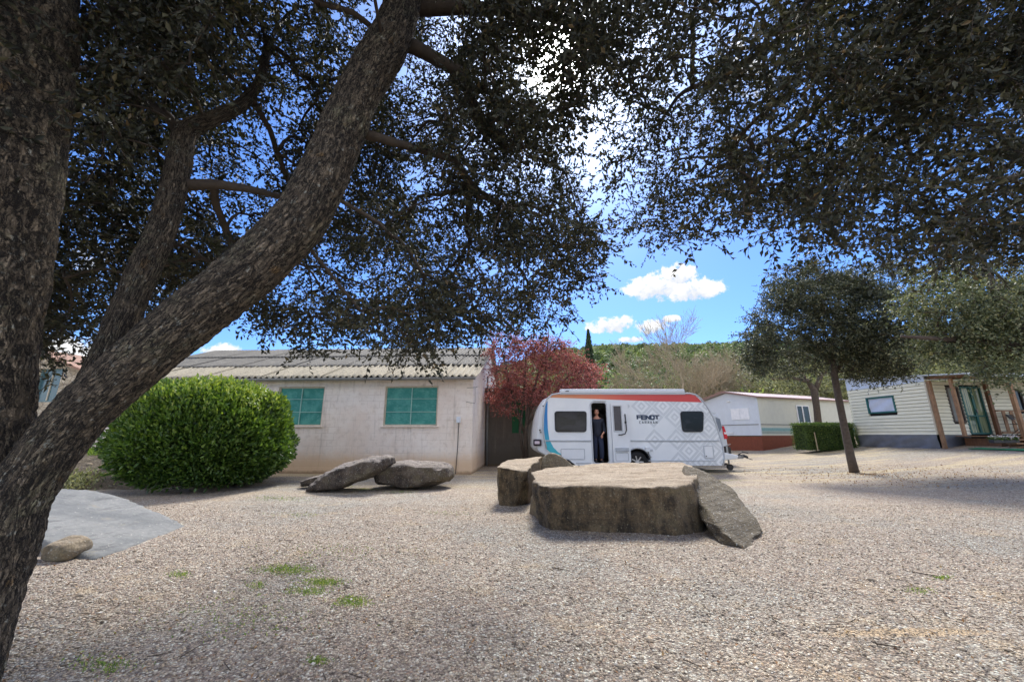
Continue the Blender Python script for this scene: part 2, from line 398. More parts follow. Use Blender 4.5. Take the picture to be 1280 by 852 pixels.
# earth bank behind the path
def bank():
    def fn(T, b):
        p = T.pos(); n = T.noise(p, 3, 6, .7); n2 = T.noise(p, 24, 5, .7)
        col = T.mix(n, L(62, 54, 42), L(120, 106, 84)); col = T.mix(T.m('MULTIPLY', T.sm(n2, .5, .65), .6), col, L(150, 140, 118))
        T.put(b.inputs['Base Color'], col); b.inputs['Roughness'].default_value = .95; bump(T, b, T.m('ADD', n, n2), 1, .05)
    m = material('dark_earth', fn)
    nx, ny = 90, 26; V = []
    for j in range(ny):
        for i in range(nx):
            x = -17 + i * .13; t = j / (ny - 1); y0 = 9.4 - max(0, x + 8.0) * .1
            y = y0 + t * 2.6; fall = min(1, max(0, (-8.0 - x) / 1.3))
            z = -.10 + (.85 * fall) * (1 - (1 - min(1, t * 1.6)) ** 2.2) + .09 * mn.fractal(Vector((x * 1.3, y * 1.3, 2)), 1, 2, 4) * fall
            V.append((x, y + .12 * mn.noise(Vector((x * 2, z, 0))), z))
    Fc = [(j * nx + i, j * nx + i + 1, (j + 1) * nx + i + 1, (j + 1) * nx + i) for j in range(ny - 1) for i in range(nx - 1)]
    o = link('earth_bank', npmesh('earth_bank', V, Fc), m, smooth=True); o['kind'] = 'structure'
bank()

# ------------------------------------------------------------------ foliage builders
def leaves(name, Pts, size, mt, parent=None, aspect=.42, dirs=None, jitter=1.0, up=None, rnd=None, kind='stuff', fold=.12, shape=2):
    N = len(Pts); Pts = np.asarray(Pts, np.float64)
    if np.isscalar(size): size = np.full(N, size)
    size = size * rng.uniform(.65, 1.25, N)
    D = rng.normal(size=(N, 3)) * jitter
    if dirs is not None: D += dirs
    D /= np.linalg.norm(D, axis=1)[:, None] + 1e-9
    U = rng.normal(size=(N, 3)) * (1 if up is None else .7)
    if up is not None: U += up
    S = np.cross(D, U); S /= np.linalg.norm(S, axis=1)[:, None] + 1e-9
    Nn = np.cross(S, D)
    a = size[:, None]; wd = a * aspect / 2
    v0 = Pts; v2 = Pts + D * a - Nn * a * fold * .6
    mid = Pts + D * a * .45
    v1 = mid + S * wd + Nn * a * fold; v3 = mid - S * wd + Nn * a * fold
    r = rng.uniform(0, 1, N) if rnd is None else rnd
    if shape == 2:
        V = np.stack([v0, v1, v2, v3], 1).reshape(-1, 3)
        I = np.arange(N)[:, None] * 4
        Fc = np.concatenate([I + np.array([0, 1, 2]), I + np.array([0, 2, 3])], 1).reshape(-1, 3); k = 4
    else:                                           # six-sided leaf, four triangles
        a1 = Pts + D * a * .28 + S * wd + Nn * a * fold; a2 = Pts + D * a * .68 + S * wd * .85 + Nn * a * fold * .6
        b1 = Pts + D * a * .28 - S * wd + Nn * a * fold; b2 = Pts + D * a * .68 - S * wd * .85 + Nn * a * fold * .6
        V = np.stack([v0, a1, a2, v2, b2, b1], 1).reshape(-1, 3); I = np.arange(N)[:, None] * 6
        Fc = np.concatenate([I + np.array([0, 1, 2, 3]), I + np.array([0, 3, 4, 5])], 1).reshape(-1, 4); k = 6
    me = npmesh(name, V, Fc, {'rnd': np.repeat(r, k)})
    o = link(name, me, mt, parent)
    if kind: o['kind'] = kind
    return o

def np_tubes(name, segs, mt, parent, n=4):
    """segs: list of (p0, r0, p1, r1) straight thin pieces -> one mesh"""
    A = np.array([s_[0] for s_ in segs], float); B = np.array([s_[2] for s_ in segs], float)
    ra = np.array([s_[1] for s_ in segs]); rb = np.array([s_[3] for s_ in segs])
    return np_tubes_arr(name, A, ra, B, rb, mt, parent, n)
def np_tubes_arr(name, A, ra, B, rb, mt, parent, n=4):
    T_ = B - A; T_ /= np.linalg.norm(T_, axis=1)[:, None] + 1e-9
    ref = np.where(np.abs(T_[:, 2:3]) > .9, np.array([[1., 0, 0]]), np.array([[0, 0, 1.]]))
    X = np.cross(T_, ref); X /= np.linalg.norm(X, axis=1)[:, None] + 1e-9; Y = np.cross(T_, X)
    an = np.arange(n) * 2 * pi / n
    ring = X[:, None, :] * np.cos(an)[None, :, None] + Y[:, None, :] * np.sin(an)[None, :, None]
    V = np.concatenate([A[:, None] + ring * ra[:, None, None], B[:, None] + ring * rb[:, None, None]], 1).reshape(-1, 3)
    I = np.arange(len(A))[:, None, None] * 2 * n
    q = np.array([[k, (k + 1) % n, n + (k + 1) % n, n + k] for k in range(n)])[None]
    Fc = (I + q).reshape(-1, 4)
    return link(name, npmesh(name, V, Fc), mt, parent, smooth=True)

def bark_tube(name, pts, rads, mt, parent, n=120, step=.012, lump=.10, seed=0, flare=0, fine=.022):
    """densely meshed limb: Catmull-Rom centre line, lumpy radius, UV in metres"""
    P_ = [Vector(p) for p in pts]; Rr = list(rads)
    P_ = [P_[0] * 2 - P_[1]] + P_ + [P_[-1] * 2 - P_[-2]]; Rr = [Rr[0]] + Rr + [Rr[-1]]
    line = []; rr = []
    for i in range(1, len(P_) - 2):
        ln = (P_[i + 1] - P_[i]).length; k = max(2, int(ln / step))
        for j in range(k):
            t = j / k; a, b, c, d_ = P_[i - 1], P_[i], P_[i + 1], P_[i + 2]
            line.append(.5 * ((2 * b) + (c - a) * t + (2 * a - 5 * b + 4 * c - d_) * t * t + (3 * b - a - 3 * c + d_) * t ** 3))
            e = (3 * t * t - 2 * t ** 3); rr.append(Rr[i] * (1 - e) + Rr[i + 1] * e)
    line.append(P_[-2]); rr.append(Rr[-2])
    V = []; UV = []; x = None; s_ = 0
    for i, p in enumerate(line):
        t = (line[min(i + 1, len(line) - 1)] - line[max(i - 1, 0)]).normalized()
        if i: s_ += (p - line[i - 1]).length
        x = t.orthogonal().normalized() if x is None else (x - t * x.dot(t)).normalized()
        y = t.cross(x)
        for k in range(n):
            a = 2 * pi * k / n; dr = x * math.cos(a) + y * math.sin(a); q = p + dr * rr[i]
            qq = Vector((math.cos(a) * rr[i], math.sin(a) * rr[i], s_ * .38))
            f = 1 + lump * mn.fractal(q * 4 + Vector((seed, 0, 0)), 1, 2, 2)
            dd = mn.voronoi(qq * 38 + Vector((seed * 3.1, 0, 0)), distance_metric='DISTANCE')[0]
            fn_ = fine * (min(.35, (dd[1] - dd[0])) - .18) * .8 + .010 * min(.3, abs(mn.fractal(Vector((qq.x, qq.y, qq.z * .7)) * 24, .8, 2, 3))) + .004 * mn.noise(q * 40)
            V.append(q + dr * (rr[i] * (f - 1) + fn_))
            UV.append((a * .2, s_))
    L_ = len(line); Fc = []; uvl = []
    for i in range(L_ - 1):
        for k in range(n):
            k2 = (k + 1) % n
            Fc.append((i * n + k, i * n + k2, (i + 1) * n + k2, (i + 1) * n + k))
            u0 = UV[i * n + k][0]; u1 = u0 + 2 * pi / n * .2
            uvl += [u0, UV[i * n][1], u1, UV[i * n][1], u1, UV[(i + 1) * n][1], u0, UV[(i + 1) * n][1]]
    me = npmesh(name, np.array([tuple(v) for v in V]), np.array(Fc))
    uv = me.uv_layers.new(name='UVMap'); uv.data.foreach_set('uv', np.array(uvl, np.float32))
    return link(name, me, mt, parent, smooth=True), line, rr

def grow(starts, srad, targets, tipr=.004, wig=.035, power=.42, maxr=.06):
    """connect target points to a branch network; returns list of segments"""
    nodes = [np.array(p) for p in starts]; par = [-1] * len(nodes); cost = [0.0] * len(nodes)
    T_ = np.array(targets); S = np.array(nodes)
    d0 = np.min(np.linalg.norm(T_[:, None] - S[None], axis=2), axis=1)
    order = np.argsort(d0); ns = len(nodes)
    arr = np.zeros((ns + len(T_), 3)); arr[:ns] = S; cst = np.zeros(ns + len(T_)); cnt = ns
    parent = -np.ones(ns + len(T_), int)
    for i in order:
        t = T_[i]; dist = np.linalg.norm(arr[:cnt] - t, axis=1); j = np.argmin(dist + .28 * cst[:cnt])
        arr[cnt] = t; cst[cnt] = cst[j] + dist[j]; parent[cnt] = j; cnt += 1
    w_ = np.ones(cnt)
    for i in range(cnt - 1, ns - 1, -1): w_[parent[i]] += w_[i]
    segs = []
    for i in range(ns, cnt):
        j = parent[i]; a = arr[j]; b = arr[i]
        r1 = min(maxr, tipr * w_[i] ** power); r0 = min(maxr, tipr * (w_[j] if j >= ns else w_[i] * 1.4) ** power)
        r0 = min(r0, r1 * 1.6); ln = np.linalg.norm(b - a); k = 4; prev = a; pr = r0
        off = rng.normal(size=3) * wig * ln * 1.6; sag = np.array([0, 0, .10 * ln])
        for q in range(1, k + 1):
            t = q / k; c = a + (b - a) * t + (off + sag) * math.sin(pi * t) + (rng.normal(size=3) * wig * ln * .35 if q < k else 0)
            rr = r0 + (r1 - r0) * t; segs.append((prev, pr, c, rr)); prev = c; pr = rr
    return segs

def sprigs(centres, rad, nsh, nlf, droop=.25, spacing=.026):
    """shoots round each centre; returns leaf points, leaf directions, shoot segments"""
    LP = []; LD = []; SG = []
    c = np.asarray(centres); N = len(c)
    for s_ in range(nsh):
        D = rng.normal(size=(N, 3)); D[:, 2] = D[:, 2] * .7 - droop; D /= np.linalg.norm(D, axis=1)[:, None]
        st = c + rng.normal(size=(N, 3)) * rad * .45
        ln = nlf * spacing
        bend = rng.normal(size=(N, 3)) * .35; bend[:, 2] -= .25
        prev = st
        for q in range(1, 4):
            t = q / 3; e = st + D * ln * t + bend * ln * t * t * .5
            SG.append((prev, e)); prev = e
        for q in range(nlf):
            t = (q + rng.uniform(0, 1, N)) / nlf
            e = st + D * (ln * t)[:, None] + bend * (ln * t * t * .5)[:, None]
            LP.append(e); LD.append(D * .7 + bend * t[:, None] * .5)
    A = np.concatenate([a for a, b in SG]); B = np.concatenate([b for a, b in SG])
    return np.concatenate(LP), np.concatenate(LD), A, B

def inpoly(x, y, poly):
    c = False; j = len(poly) - 1
    for i in range(len(poly)):
        if (poly[i][1] > y) != (poly[j][1] > y) and x < (poly[j][0] - poly[i][0]) * (y - poly[i][1]) / (poly[j][1] - poly[i][1] + 1e-9) + poly[i][0]: c = not c
        j = i
    return c

# ================================================================== FOREGROUND OAK
def cpt(px, py, Y, rpx):                       # point + radius in metres from a traced outline
    p = P(px, py, Y); f = p.y * math.cos(PITCH) + (p.z - CAMZ) * math.sin(PITCH)
    return p, rpx * f / F * (f / (p - Vector((0, 0, CAMZ))).length)
def limb(trace, k=1.0):
    pts, rads = zip(*[cpt(a, b, c, d * k) for a, b, c, d in trace]); return list(pts), list(rads)
LIMBPX = []
def big_oak():
    root = empty('oak_tree', (-3.0, 2.25, 0), 'huge oak at the left edge, its fissured trunk forking into a long leaning limb', 'tree')
    inv = Matrix.Translation(-root.location)
    mainT = [(-100, 985, 2.18, 96), (-60, 880, 2.2, 78), (-30, 785, 2.22, 70), (-2, 695, 2.24, 64), (30, 612, 2.26, 57), (84, 535, 2.3, 51), (158, 465, 2.34, 49),
             (238, 398, 2.4, 47), (318, 335, 2.46, 44), (374, 275, 2.52, 41), (413, 200, 2.58, 37), (446, 120, 2.64, 36), (487, 50, 2.7, 36), (512, -20, 2.78, 31), (540, -110, 2.9, 26), (600, -230, 3.1, 20)]
    leftT = [(-175, 985, 2.15, 105), (-130, 860, 2.2, 98), (-88, 740, 2.25, 92), (-52, 630, 2.25, 86), (-26, 520, 2.24, 78), (-18, 440, 2.2, 74), (-6, 340, 2.16, 76), (6, 240, 2.12, 80), (18, 140, 2.1, 82), (28, 40, 2.1, 84), (34, -80, 2.1, 82), (30, -240, 2.12, 70)]
    thinT = [(110, 500, 2.5, 34), (142, 430, 2.52, 31), (172, 355, 2.56, 28), (205, 280, 2.6, 25), (222, 210, 2.66, 23), (233, 166, 2.7, 20), (268, 148, 2.76, 14), (302, 130, 2.84, 12), (326, 98, 2.95, 9), (336, 50, 3.1, 7)]
    starts = []
    for T_, nm, nseg, sd, kk in ((mainT, 'limb', 150, 1, .87), (leftT, 'trunk', 150, 5, 1.0), (thinT, 'limb', 80, 9, .78)):
        pts, rads = limb(T_, kk)
        o, line, rr = bark_tube(nm, [p - root.location for p in pts], rads, M_bark, root, n=nseg, step=.011, seed=sd, lump=.07)
        for i in range(0, len(line), 12):
            wp = line[i] + root.location; q = proj(wp)
            if q: LIMBPX.append((q[0], q[1], rr[i] * F / max(.3, (wp.y * math.cos(PITCH) + (wp.z - CAMZ) * math.sin(PITCH))), (wp - cam.location).length))
            if wp.z > 2.6: starts.append((wp, rr[i]))
    # visible secondary boughs
    secs = [[(470, 40, 2.72, 16), (520, 60, 2.9, 11), (575, 90, 3.1, 9), (600, 150, 3.3, 7), (640, 190, 3.5, 5)],
            [(430, 160, 2.65, 9), (500, 180, 2.9, 6), (570, 200, 3.2, 5), (600, 250, 3.4, 4)],
            [(220, 232, 2.66, 11), (268, 230, 2.75, 8), (310, 236, 2.85, 6), (352, 246, 2.95, 4)],
            [(228, 170, 2.7, 11), (205, 140, 2.75, 8), (175, 120, 2.9, 6), (140, 100, 3.1, 4)],
            [(500, 10, 2.78, 14), (600, 10, 3.0, 9), (690, 20, 3.2, 7), (780, 60, 3.4, 5)],
            [(60, 60, 2.3, 20), (140, 20, 2.6, 14), (220, -20, 2.9, 10), (330, 20, 3.3, 6)]]
    for s_ in secs:
        pts, rads = limb(s_); MB().tube([p - root.location for p in pts], list(rads), 10).build('bough', M_twig, root, smooth=True)
        for a, b, ra, rb in zip(pts, pts[1:], rads, rads[1:]):
            for t in (0, .5): starts.append((a.lerp(b, t), ra))
    poly = [(-160, -420), (-160, 470), (40, 440), (75, 425), (130, 400), (200, 380), (300, 345), (318, 395), (345, 412), (385, 425), (425, 410), (470, 432), (510, 446), (545, 438), (585, 405), (640, 420),
            (690, 400), (735, 370), (762, 325), (752, 280), (722, 235), (705, 190), (735, 130), (760, 60), (740, -420)]
    pts = []
    c0 = cam.location
    tries = 0
    while len(pts) < 1850 and tries < 150000:
        tries += 1
        px = rng.uniform(-160, 770); py = -420 + 900 * rng.uniform(0, 1) ** .8
        if not inpoly(px, py, poly): continue
        r = rng.uniform(3.3 + max(0, (400 - py) * .0012), 6.8); p = c0 + ray(px, py).normalized() * r
        if py < 0 and rng.random() < .35: continue
        if mn.noise(p * 1.5) < -.06: continue
        if p.z < 1.75: continue
        bad = False
        for lx, ly, lr, ld in LIMBPX:
            if (lx - px) ** 2 + (ly - py) ** 2 < (lr + 62) ** 2 and r < ld + 1.1: bad = True; break
        if bad: continue
        pts.append(p)
    k2 = 0
    while k2 < 400:
        px = rng.uniform(60, 560); py = rng.uniform(-300, 400); r = rng.uniform(4.6, 8.2)
        if not inpoly(px, py, poly): continue
        p = c0 + ray(px, py).normalized() * r
        if mn.noise(p * 1.2) < -.1: continue
        pts.append(p); k2 += 1
    segs = grow([np.array(s_[0]) for s_ in starts], None, [np.array(p) for p in pts], tipr=.0042, maxr=.035)
    off = np.array(root.location)
    segs = [(a - off, ra, b - off, rb) for a, ra, b, rb in segs]
    np_tubes('branches', segs, M_twig, root, 5)['kind'] = 'stuff'
    LP, LD, A, B = sprigs(np.array([tuple(p) for p in pts]) - off, .19, 9, 13, .22, .024)
    np_tubes_arr('twigs', A, np.full(len(A), .0018), B, np.full(len(A), .0014), M_twig, root, 3)['kind'] = 'stuff'
    leaves('crown', LP, .054, M_oakleaf, root, .46, LD, .55)
    return len(LP)
big_oak()

def right_oak():
    loc = Vector((6.9, 3.9, gz(6.9, 3.9)))
    root = empty('oak_tree', loc, 'oak reaching in from beyond the right edge, dark leaves hanging over the upper right', 'tree')
    o, line, rr = bark_tube('trunk', [Vector((0, 0, -.1)), Vector((.1, 0, 1)), Vector((0, .1, 2)), Vector((-.15, .1, 3.1)), Vector((-.2, .1, 4.2)), Vector((-.2, .15, 5.6))], [.34, .27, .24, .22, .17, .1], M_bark, root, n=60, step=.04, seed=3)
    starts = [(loc + Vector((-.15, .1, 3.1)), .2), (loc + Vector((-.2, .1, 4.2)), .15), (loc + Vector((-.2, .15, 5.6)), .1)]
    secs = [[(1390, -20, 3.9, 24), (1290, 25, 3.8, 13), (1235, 48, 3.75, 10), (1170, 92, 3.75, 8), (1120, 145, 3.8, 7), (1075, 178, 3.9, 5), (1030, 228, 4.0, 4), (1000, 262, 4.1, 3)],
            [(1390, 150, 4.1, 16), (1290, 212, 4.0, 8), (1240, 232, 3.95, 6), (1200, 262, 3.95, 5), (1160, 285, 4.0, 3)],
            [(1290, -60, 3.8, 16), (1150, -40, 3.6, 11), (1040, 0, 3.5, 8), (960, 60, 3.5, 6), (880, 110, 3.6, 4)],
            [(1220, -10, 3.7, 10), (1100, 60, 3.6, 7), (1050, 110, 3.7, 6), (985, 160, 3.8, 4), (900, 210, 3.9, 3)],
            [(1120, 145, 3.8, 6), (1140, 200, 3.7, 4), (1120, 250, 3.6, 3)]]
    for s_ in secs:
        pts, rads = limb(s_)
        pts[0] = loc + Vector((-.15, .1, 3.3 + .4 * secs.index(s_))) if s_ in secs[:3] else pts[0]
        MB().tube([p - loc for p in pts], list(rads), 9).build('bough', M_twig, root, smooth=True)
        for a, b, ra, rb in zip(pts[1:], pts[2:], rads[1:], rads[2:]):
            for t in (0, .5): starts.append((a.lerp(b, t), ra))
    poly = [(745, -420), (750, 60), (745, 130), (742, 180), (775, 250), (800, 295), (850, 312), (880, 300), (915, 268), (945, 270), (965, 300), (1000, 318), (1060, 310), (1120, 322), (1200, 325), (1290, 320), (1440, 330), (1440, -420)]
    pts = []; tries = 0
    while len(pts) < 900 and tries < 90000:
        tries += 1
        px = rng.uniform(740, 1440); py = -420 + 760 * rng.uniform(0, 1) ** .8
        if not inpoly(px, py, poly): continue
        if py < 0 and rng.random() < .35: continue
        r = rng.uniform(3.3 + max(0, (300 - py) * .0012) + max(0, (px - 1000) * .0035), 7.2); p = cam.location + ray(px, py).normalized() * r
        if mn.noise(p * 1.5 + Vector((5, 5, 5))) < -.08: continue
        pts.append(p)
    segs = grow([np.array(s_[0]) for s_ in starts], None, [np.array(p) for p in pts], tipr=.0042, maxr=.03)
    off = np.array(loc)
    np_tubes('branches', [(a - off, ra, b - off, rb) for a, ra, b, rb in segs], M_twig, root, 5)['kind'] = 'stuff'
    LP, LD, A, B = sprigs(np.array([tuple(p) for p in pts]) - off, .19, 9, 13, .22, .024)
    np_tubes_arr('twigs', A, np.full(len(A), .0018), B, np.full(len(A), .0014), M_twig, root, 3)['kind'] = 'stuff'
    leaves('crown', LP, .054, M_oakleaf, root, .46, LD, .55)
right_oak()

def ell_points(cs, n, shell=.35):
    """n points in a union of ellipsoids (c, r3), biased to the outside, broken up by noise"""
    out = []
    vol = np.array([r_[0] * r_[1] * r_[2] for c_, r_ in cs]) ** .8; pr = vol / vol.sum()
    while len(out) < n:
        c_, r_ = cs[rng.choice(len(cs), p=pr)]
        d_ = rng.normal(size=3); d_ /= np.linalg.norm(d_); q = rng.uniform(shell, 1) ** .6
        p = np.array(c_) + d_ * q * np.array(r_)
        if mn.noise(Vector(p) * 1.4 / max(.5, r_[0] * .5)) < -.08: continue
        out.append(p)
    return out
def leafy_tree(name, base, stems, cs, nclump, rad, nsh, nlf, lsize, mleaf, mtrunk, label, cat='tree', group=None, spacing=.05, tipr=.008, maxr=.06, droop=.05, aspect=.5, trunk_n=14):
    base = Vector(base); root = empty(name, base, label, cat, group)
    starts = []
    for k_, (pts, rads) in enumerate(stems):
        lp = [Vector(p) - base for p in pts]; MB().tube(lp, list(rads), trunk_n, rfun=lambda i, a: 1 + .08 * math.sin(3 * a + i) + .05 * math.sin(7 * a + 2 * i)).build('trunk' if k_ == 0 else 'bough', mtrunk, root, smooth=True)
        for a, b in zip(pts[len(pts) // 3:], pts[len(pts) // 3 + 1:]):
            for t in (0, .5, 1): starts.append(Vector(a).lerp(Vector(b), t))
    pts = ell_points(cs, nclump); off = np.array(base)
    segs = grow([np.array(s_) for s_ in starts], None, pts, tipr=tipr, maxr=maxr)
    np_tubes('branches', [(a - off, ra, b - off, rb) for a, ra, b, rb in segs], mtrunk, root, 4)['kind'] = 'stuff'
    LP, LD, A, B = sprigs(np.array(pts) - off, rad, nsh, nlf, droop, spacing)
    leaves('crown', LP, lsize, mleaf, root, aspect, LD, .7)
    return root

# small oak standing in the gravel right of centre
def mid_oak():
    b0 = G(1068, 590); Y = b0.y
    tr = [(1068, 592, 8.6), (1063, 570, 7.2), (1056, 535, 6.4), (1049, 500, 6), (1043, 468, 5.6), (1041, 440, 4.6), (1044, 405, 3.4), (1050, 370, 2.4)]
    pts, rads = limb([(a, b, Y, r_) for a, b, r_ in tr], .82); 
    st = [(pts, rads)]
    for t in ([(1042, 455, 3), (1020, 430, 2.2), (995, 415, 1.8), (960, 405, 1.2)], [(1043, 468, 3.2), (1060, 440, 2.4), (1090, 415, 1.8), (1130, 400, 1.2)], [(1041, 440, 2.6), (1025, 400, 2), (1010, 370, 1.3)]):
        st.append(limb([(a, b, Y + .3, r_) for a, b, r_ in t]))
    c = lambda px, py, rx, ry, dY=0: (tuple(P(px, py, Y + dY)), (rx * Y / 498, rx * Y / 498 * .9, ry * Y / 498))
    cs = [c(985, 400, 52, 34), (c(960, 440, 36, 24, -.4)), c(1010, 450, 36, 24, .3), c(1040, 370, 60, 34, .3), c(1090, 395, 60, 40), c(1110, 440, 48, 24, -.6), c(1075, 445, 40, 22, .5), c(1000, 370, 45, 26, -.4), c(948, 430, 34, 26), c(970, 462, 30, 14, -.3), (c(1095, 462, 34, 14, -.3)), c(1140, 425, 36, 24), c(1050, 420, 60, 34), c(1000, 345, 44, 18), c(1080, 350, 50, 22)]
    leafy_tree('oak_tree', b0, st, cs, 760, .12, 10, 15, .075, M_oakmid, M_barkfar, 'small leaning oak standing alone in the gravel in front of the hedge and homes', spacing=.03, tipr=.006, maxr=.05, trunk_n=22)
mid_oak()

def edge_oak():
    Y = 8.6; b0 = Vector((12.2, 8.4, gz(12.2, 8.4)))
    c = lambda px, py, rx, ry, dY=0: (tuple(P(px, py, Y + dY)), (rx * Y / 498, rx * Y / 498 * .8, ry * Y / 498))
    cs = [c(1200, 385, 62, 45), c(1180, 432, 46, 26, .4), c(1250, 425, 60, 42), c(1235, 350, 60, 34, .5), c(1320, 400, 80, 60), c(1262, 462, 34, 14, -.5), c(1150, 375, 40, 26, .4), c(1165, 345, 40, 20, .8), c(1380, 360, 90, 60)]
    top = b0 + Vector((-.3, .1, 2.6))
    st = [([b0, b0 + Vector((.05, 0, 1.2)), top, b0 + Vector((-.8, .2, 4)), b0 + Vector((-.9, .2, 5.2))], [.2, .16, .15, .1, .05]),
          ([top, top + Vector((-.9, 0, .5)), top + Vector((-1.9, .1, .6)), top + Vector((-2.9, .2, .7))], [.1, .08, .06, .03])]
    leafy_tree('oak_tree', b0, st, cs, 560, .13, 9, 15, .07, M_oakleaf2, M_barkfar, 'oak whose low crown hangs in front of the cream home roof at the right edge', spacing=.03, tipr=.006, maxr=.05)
edge_oak()

# ------------------------------------------------------------------ bare trees
def bare_tree(base, h, spread, seed, label, group=None, r0=.12, depth=6, mt=None, lean=(0, 0), nst=3, leafn=0, lm=None):
    rs = random.Random(seed); base = Vector(base); root = empty('bare_tree', base, label, 'tree', group)
    segs = []; tips = []
    def rec(p, d_, ln, r, dep):
        k = 3; q = p; dd = d_.copy(); rr = r
        for i in range(k):
            dd = (dd + Vector((rs.gauss(0, .13), rs.gauss(0, .13), rs.gauss(.03, .08)))).normalized(); e = q + dd * ln / k; r2 = rr * .88
            segs.append((np.array(q), rr, np.array(e), r2)); q = e; rr = r2
            if dep > 0 and i > 0 and rs.random() < .75:
                sd = (dd + Vector((rs.gauss(0, spread), rs.gauss(0, spread), rs.gauss(.1, .3)))).normalized(); rec(q, sd, ln * rs.uniform(.55, .8), rr * .55, dep - 1)
        if dep > 0:
            for _ in range(2):
                sd = (dd + Vector((rs.gauss(0, spread * .8), rs.gauss(0, spread * .8), rs.gauss(.12, .22)))).normalized(); rec(q, sd, ln * rs.uniform(.68, .88), rr * .68, dep - 1)
        else: tips.append(q)
    tot = sum(.8 ** i for i in range(depth + 1))
    for s_ in range(nst):
        rec(Vector((0, 0, -.05)), (Vector((rs.gauss(lean[0], .3), rs.gauss(lean[1], .3), 1))).normalized() if nst > 1 else Vector((lean[0], lean[1], 1)).normalized(), h / tot * 1.15, r0 * (1 if s_ == 0 else .7), depth)
    seg1 = [s_ for s_ in segs if s_[1] > .022]; seg2 = [s_ for s_ in segs if s_[1] <= .022]
    seg2 = [(a, max(ra, .010), b, max(rb, .008)) for a, ra, b, rb in seg2]
    np_tubes('trunk', seg1, mt or M_baretwig, root, 6); tw = np_tubes('twigs', seg2, mt or M_baretwig, root, 3); tw['kind'] = 'stuff'
    if leafn:
        T_ = np.array([tuple(t) for t in tips]); idx = rng.integers(0, len(T_), leafn)
        leaves('crown', T_[idx] + rng.normal(size=(leafn, 3)) * .22, .09, lm or M_olive, root, .5)
    return root
bt = 'leafless trees behind the caravan'
bare_tree((13.6, 28.8, .1), 9.6, .42, 12, 'tall bare tree whose thin twigs stand against the sky above the caravan window end', r0=.15, depth=6, nst=1)
bare_tree((9.0, 31, .1), 5.2, .5, 14, 'bushy bare tree behind the middle of the caravan roof', r0=.1, depth=6, nst=3)
bare_tree((16.2, 34, .2), 8.0, .5, 5, 'spreading bare tree between the caravan nose and the white home', r0=.12, depth=6, nst=3)
bare_tree((19.0, 35, .2), 7.4, .55, 6, 'grey bare tree rising behind the peak of the white home roof', r0=.12, depth=6, nst=3, leafn=900)
bare_tree((5.0, 31, .1), 4.8, .55, 8, 'low bare tree just right of the red tree behind the caravan', r0=.09, depth=6, nst=3, leafn=1500)

# red tree
def red_tree():
    b0 = Vector((.42, 15.3, 0)); Y = 15.3
    c = lambda px, py, rx, ry, dY=0: (tuple(P(px, py, Y + dY)), (rx * Y / 498, rx * Y / 498 * .7, ry * Y / 498))
    cs = [c(640, 470, 30, 28), c(628, 430, 24, 22, .3), c(670, 465, 34, 34, .2), c(705, 465, 34, 32), c(732, 468, 24, 20), c(690, 435, 26, 16, .2), c(655, 432, 22, 14), c(632, 500, 22, 22), c(690, 495, 40, 18)]
    st = []
    for t in ([(659, 585, 4.5), (657, 540, 4), (662, 505, 3.4), (672, 470, 2.4), (690, 430, 1.2)], [(657, 545, 3), (645, 510, 2.5), (635, 470, 2), (625, 430, 1)],
              [(659, 530, 3), (685, 500, 2.4), (710, 470, 1.8), (735, 455, 1)], [(656, 580, 3.4), (650, 540, 3), (655, 490, 2.2), (658, 440, 1.2)], [(660, 520, 2.5), (680, 480, 2), (684, 440, 1.4), (686, 410, .8)]):
        st.append(limb([(a, b, Y, r_) for a, b, r_ in t]))
    leafy_tree('plum_tree', b0, [(p_, [q * .62 for q in r_]) for p_, r_ in st], cs, 520, .18, 7, 9, .07, M_redleaf, M_barkfar, 'small tree with dull red spring leaves beside the rear end of the caravan', spacing=.045, tipr=.006, maxr=.03, droop=-.1, aspect=.6)
red_tree()

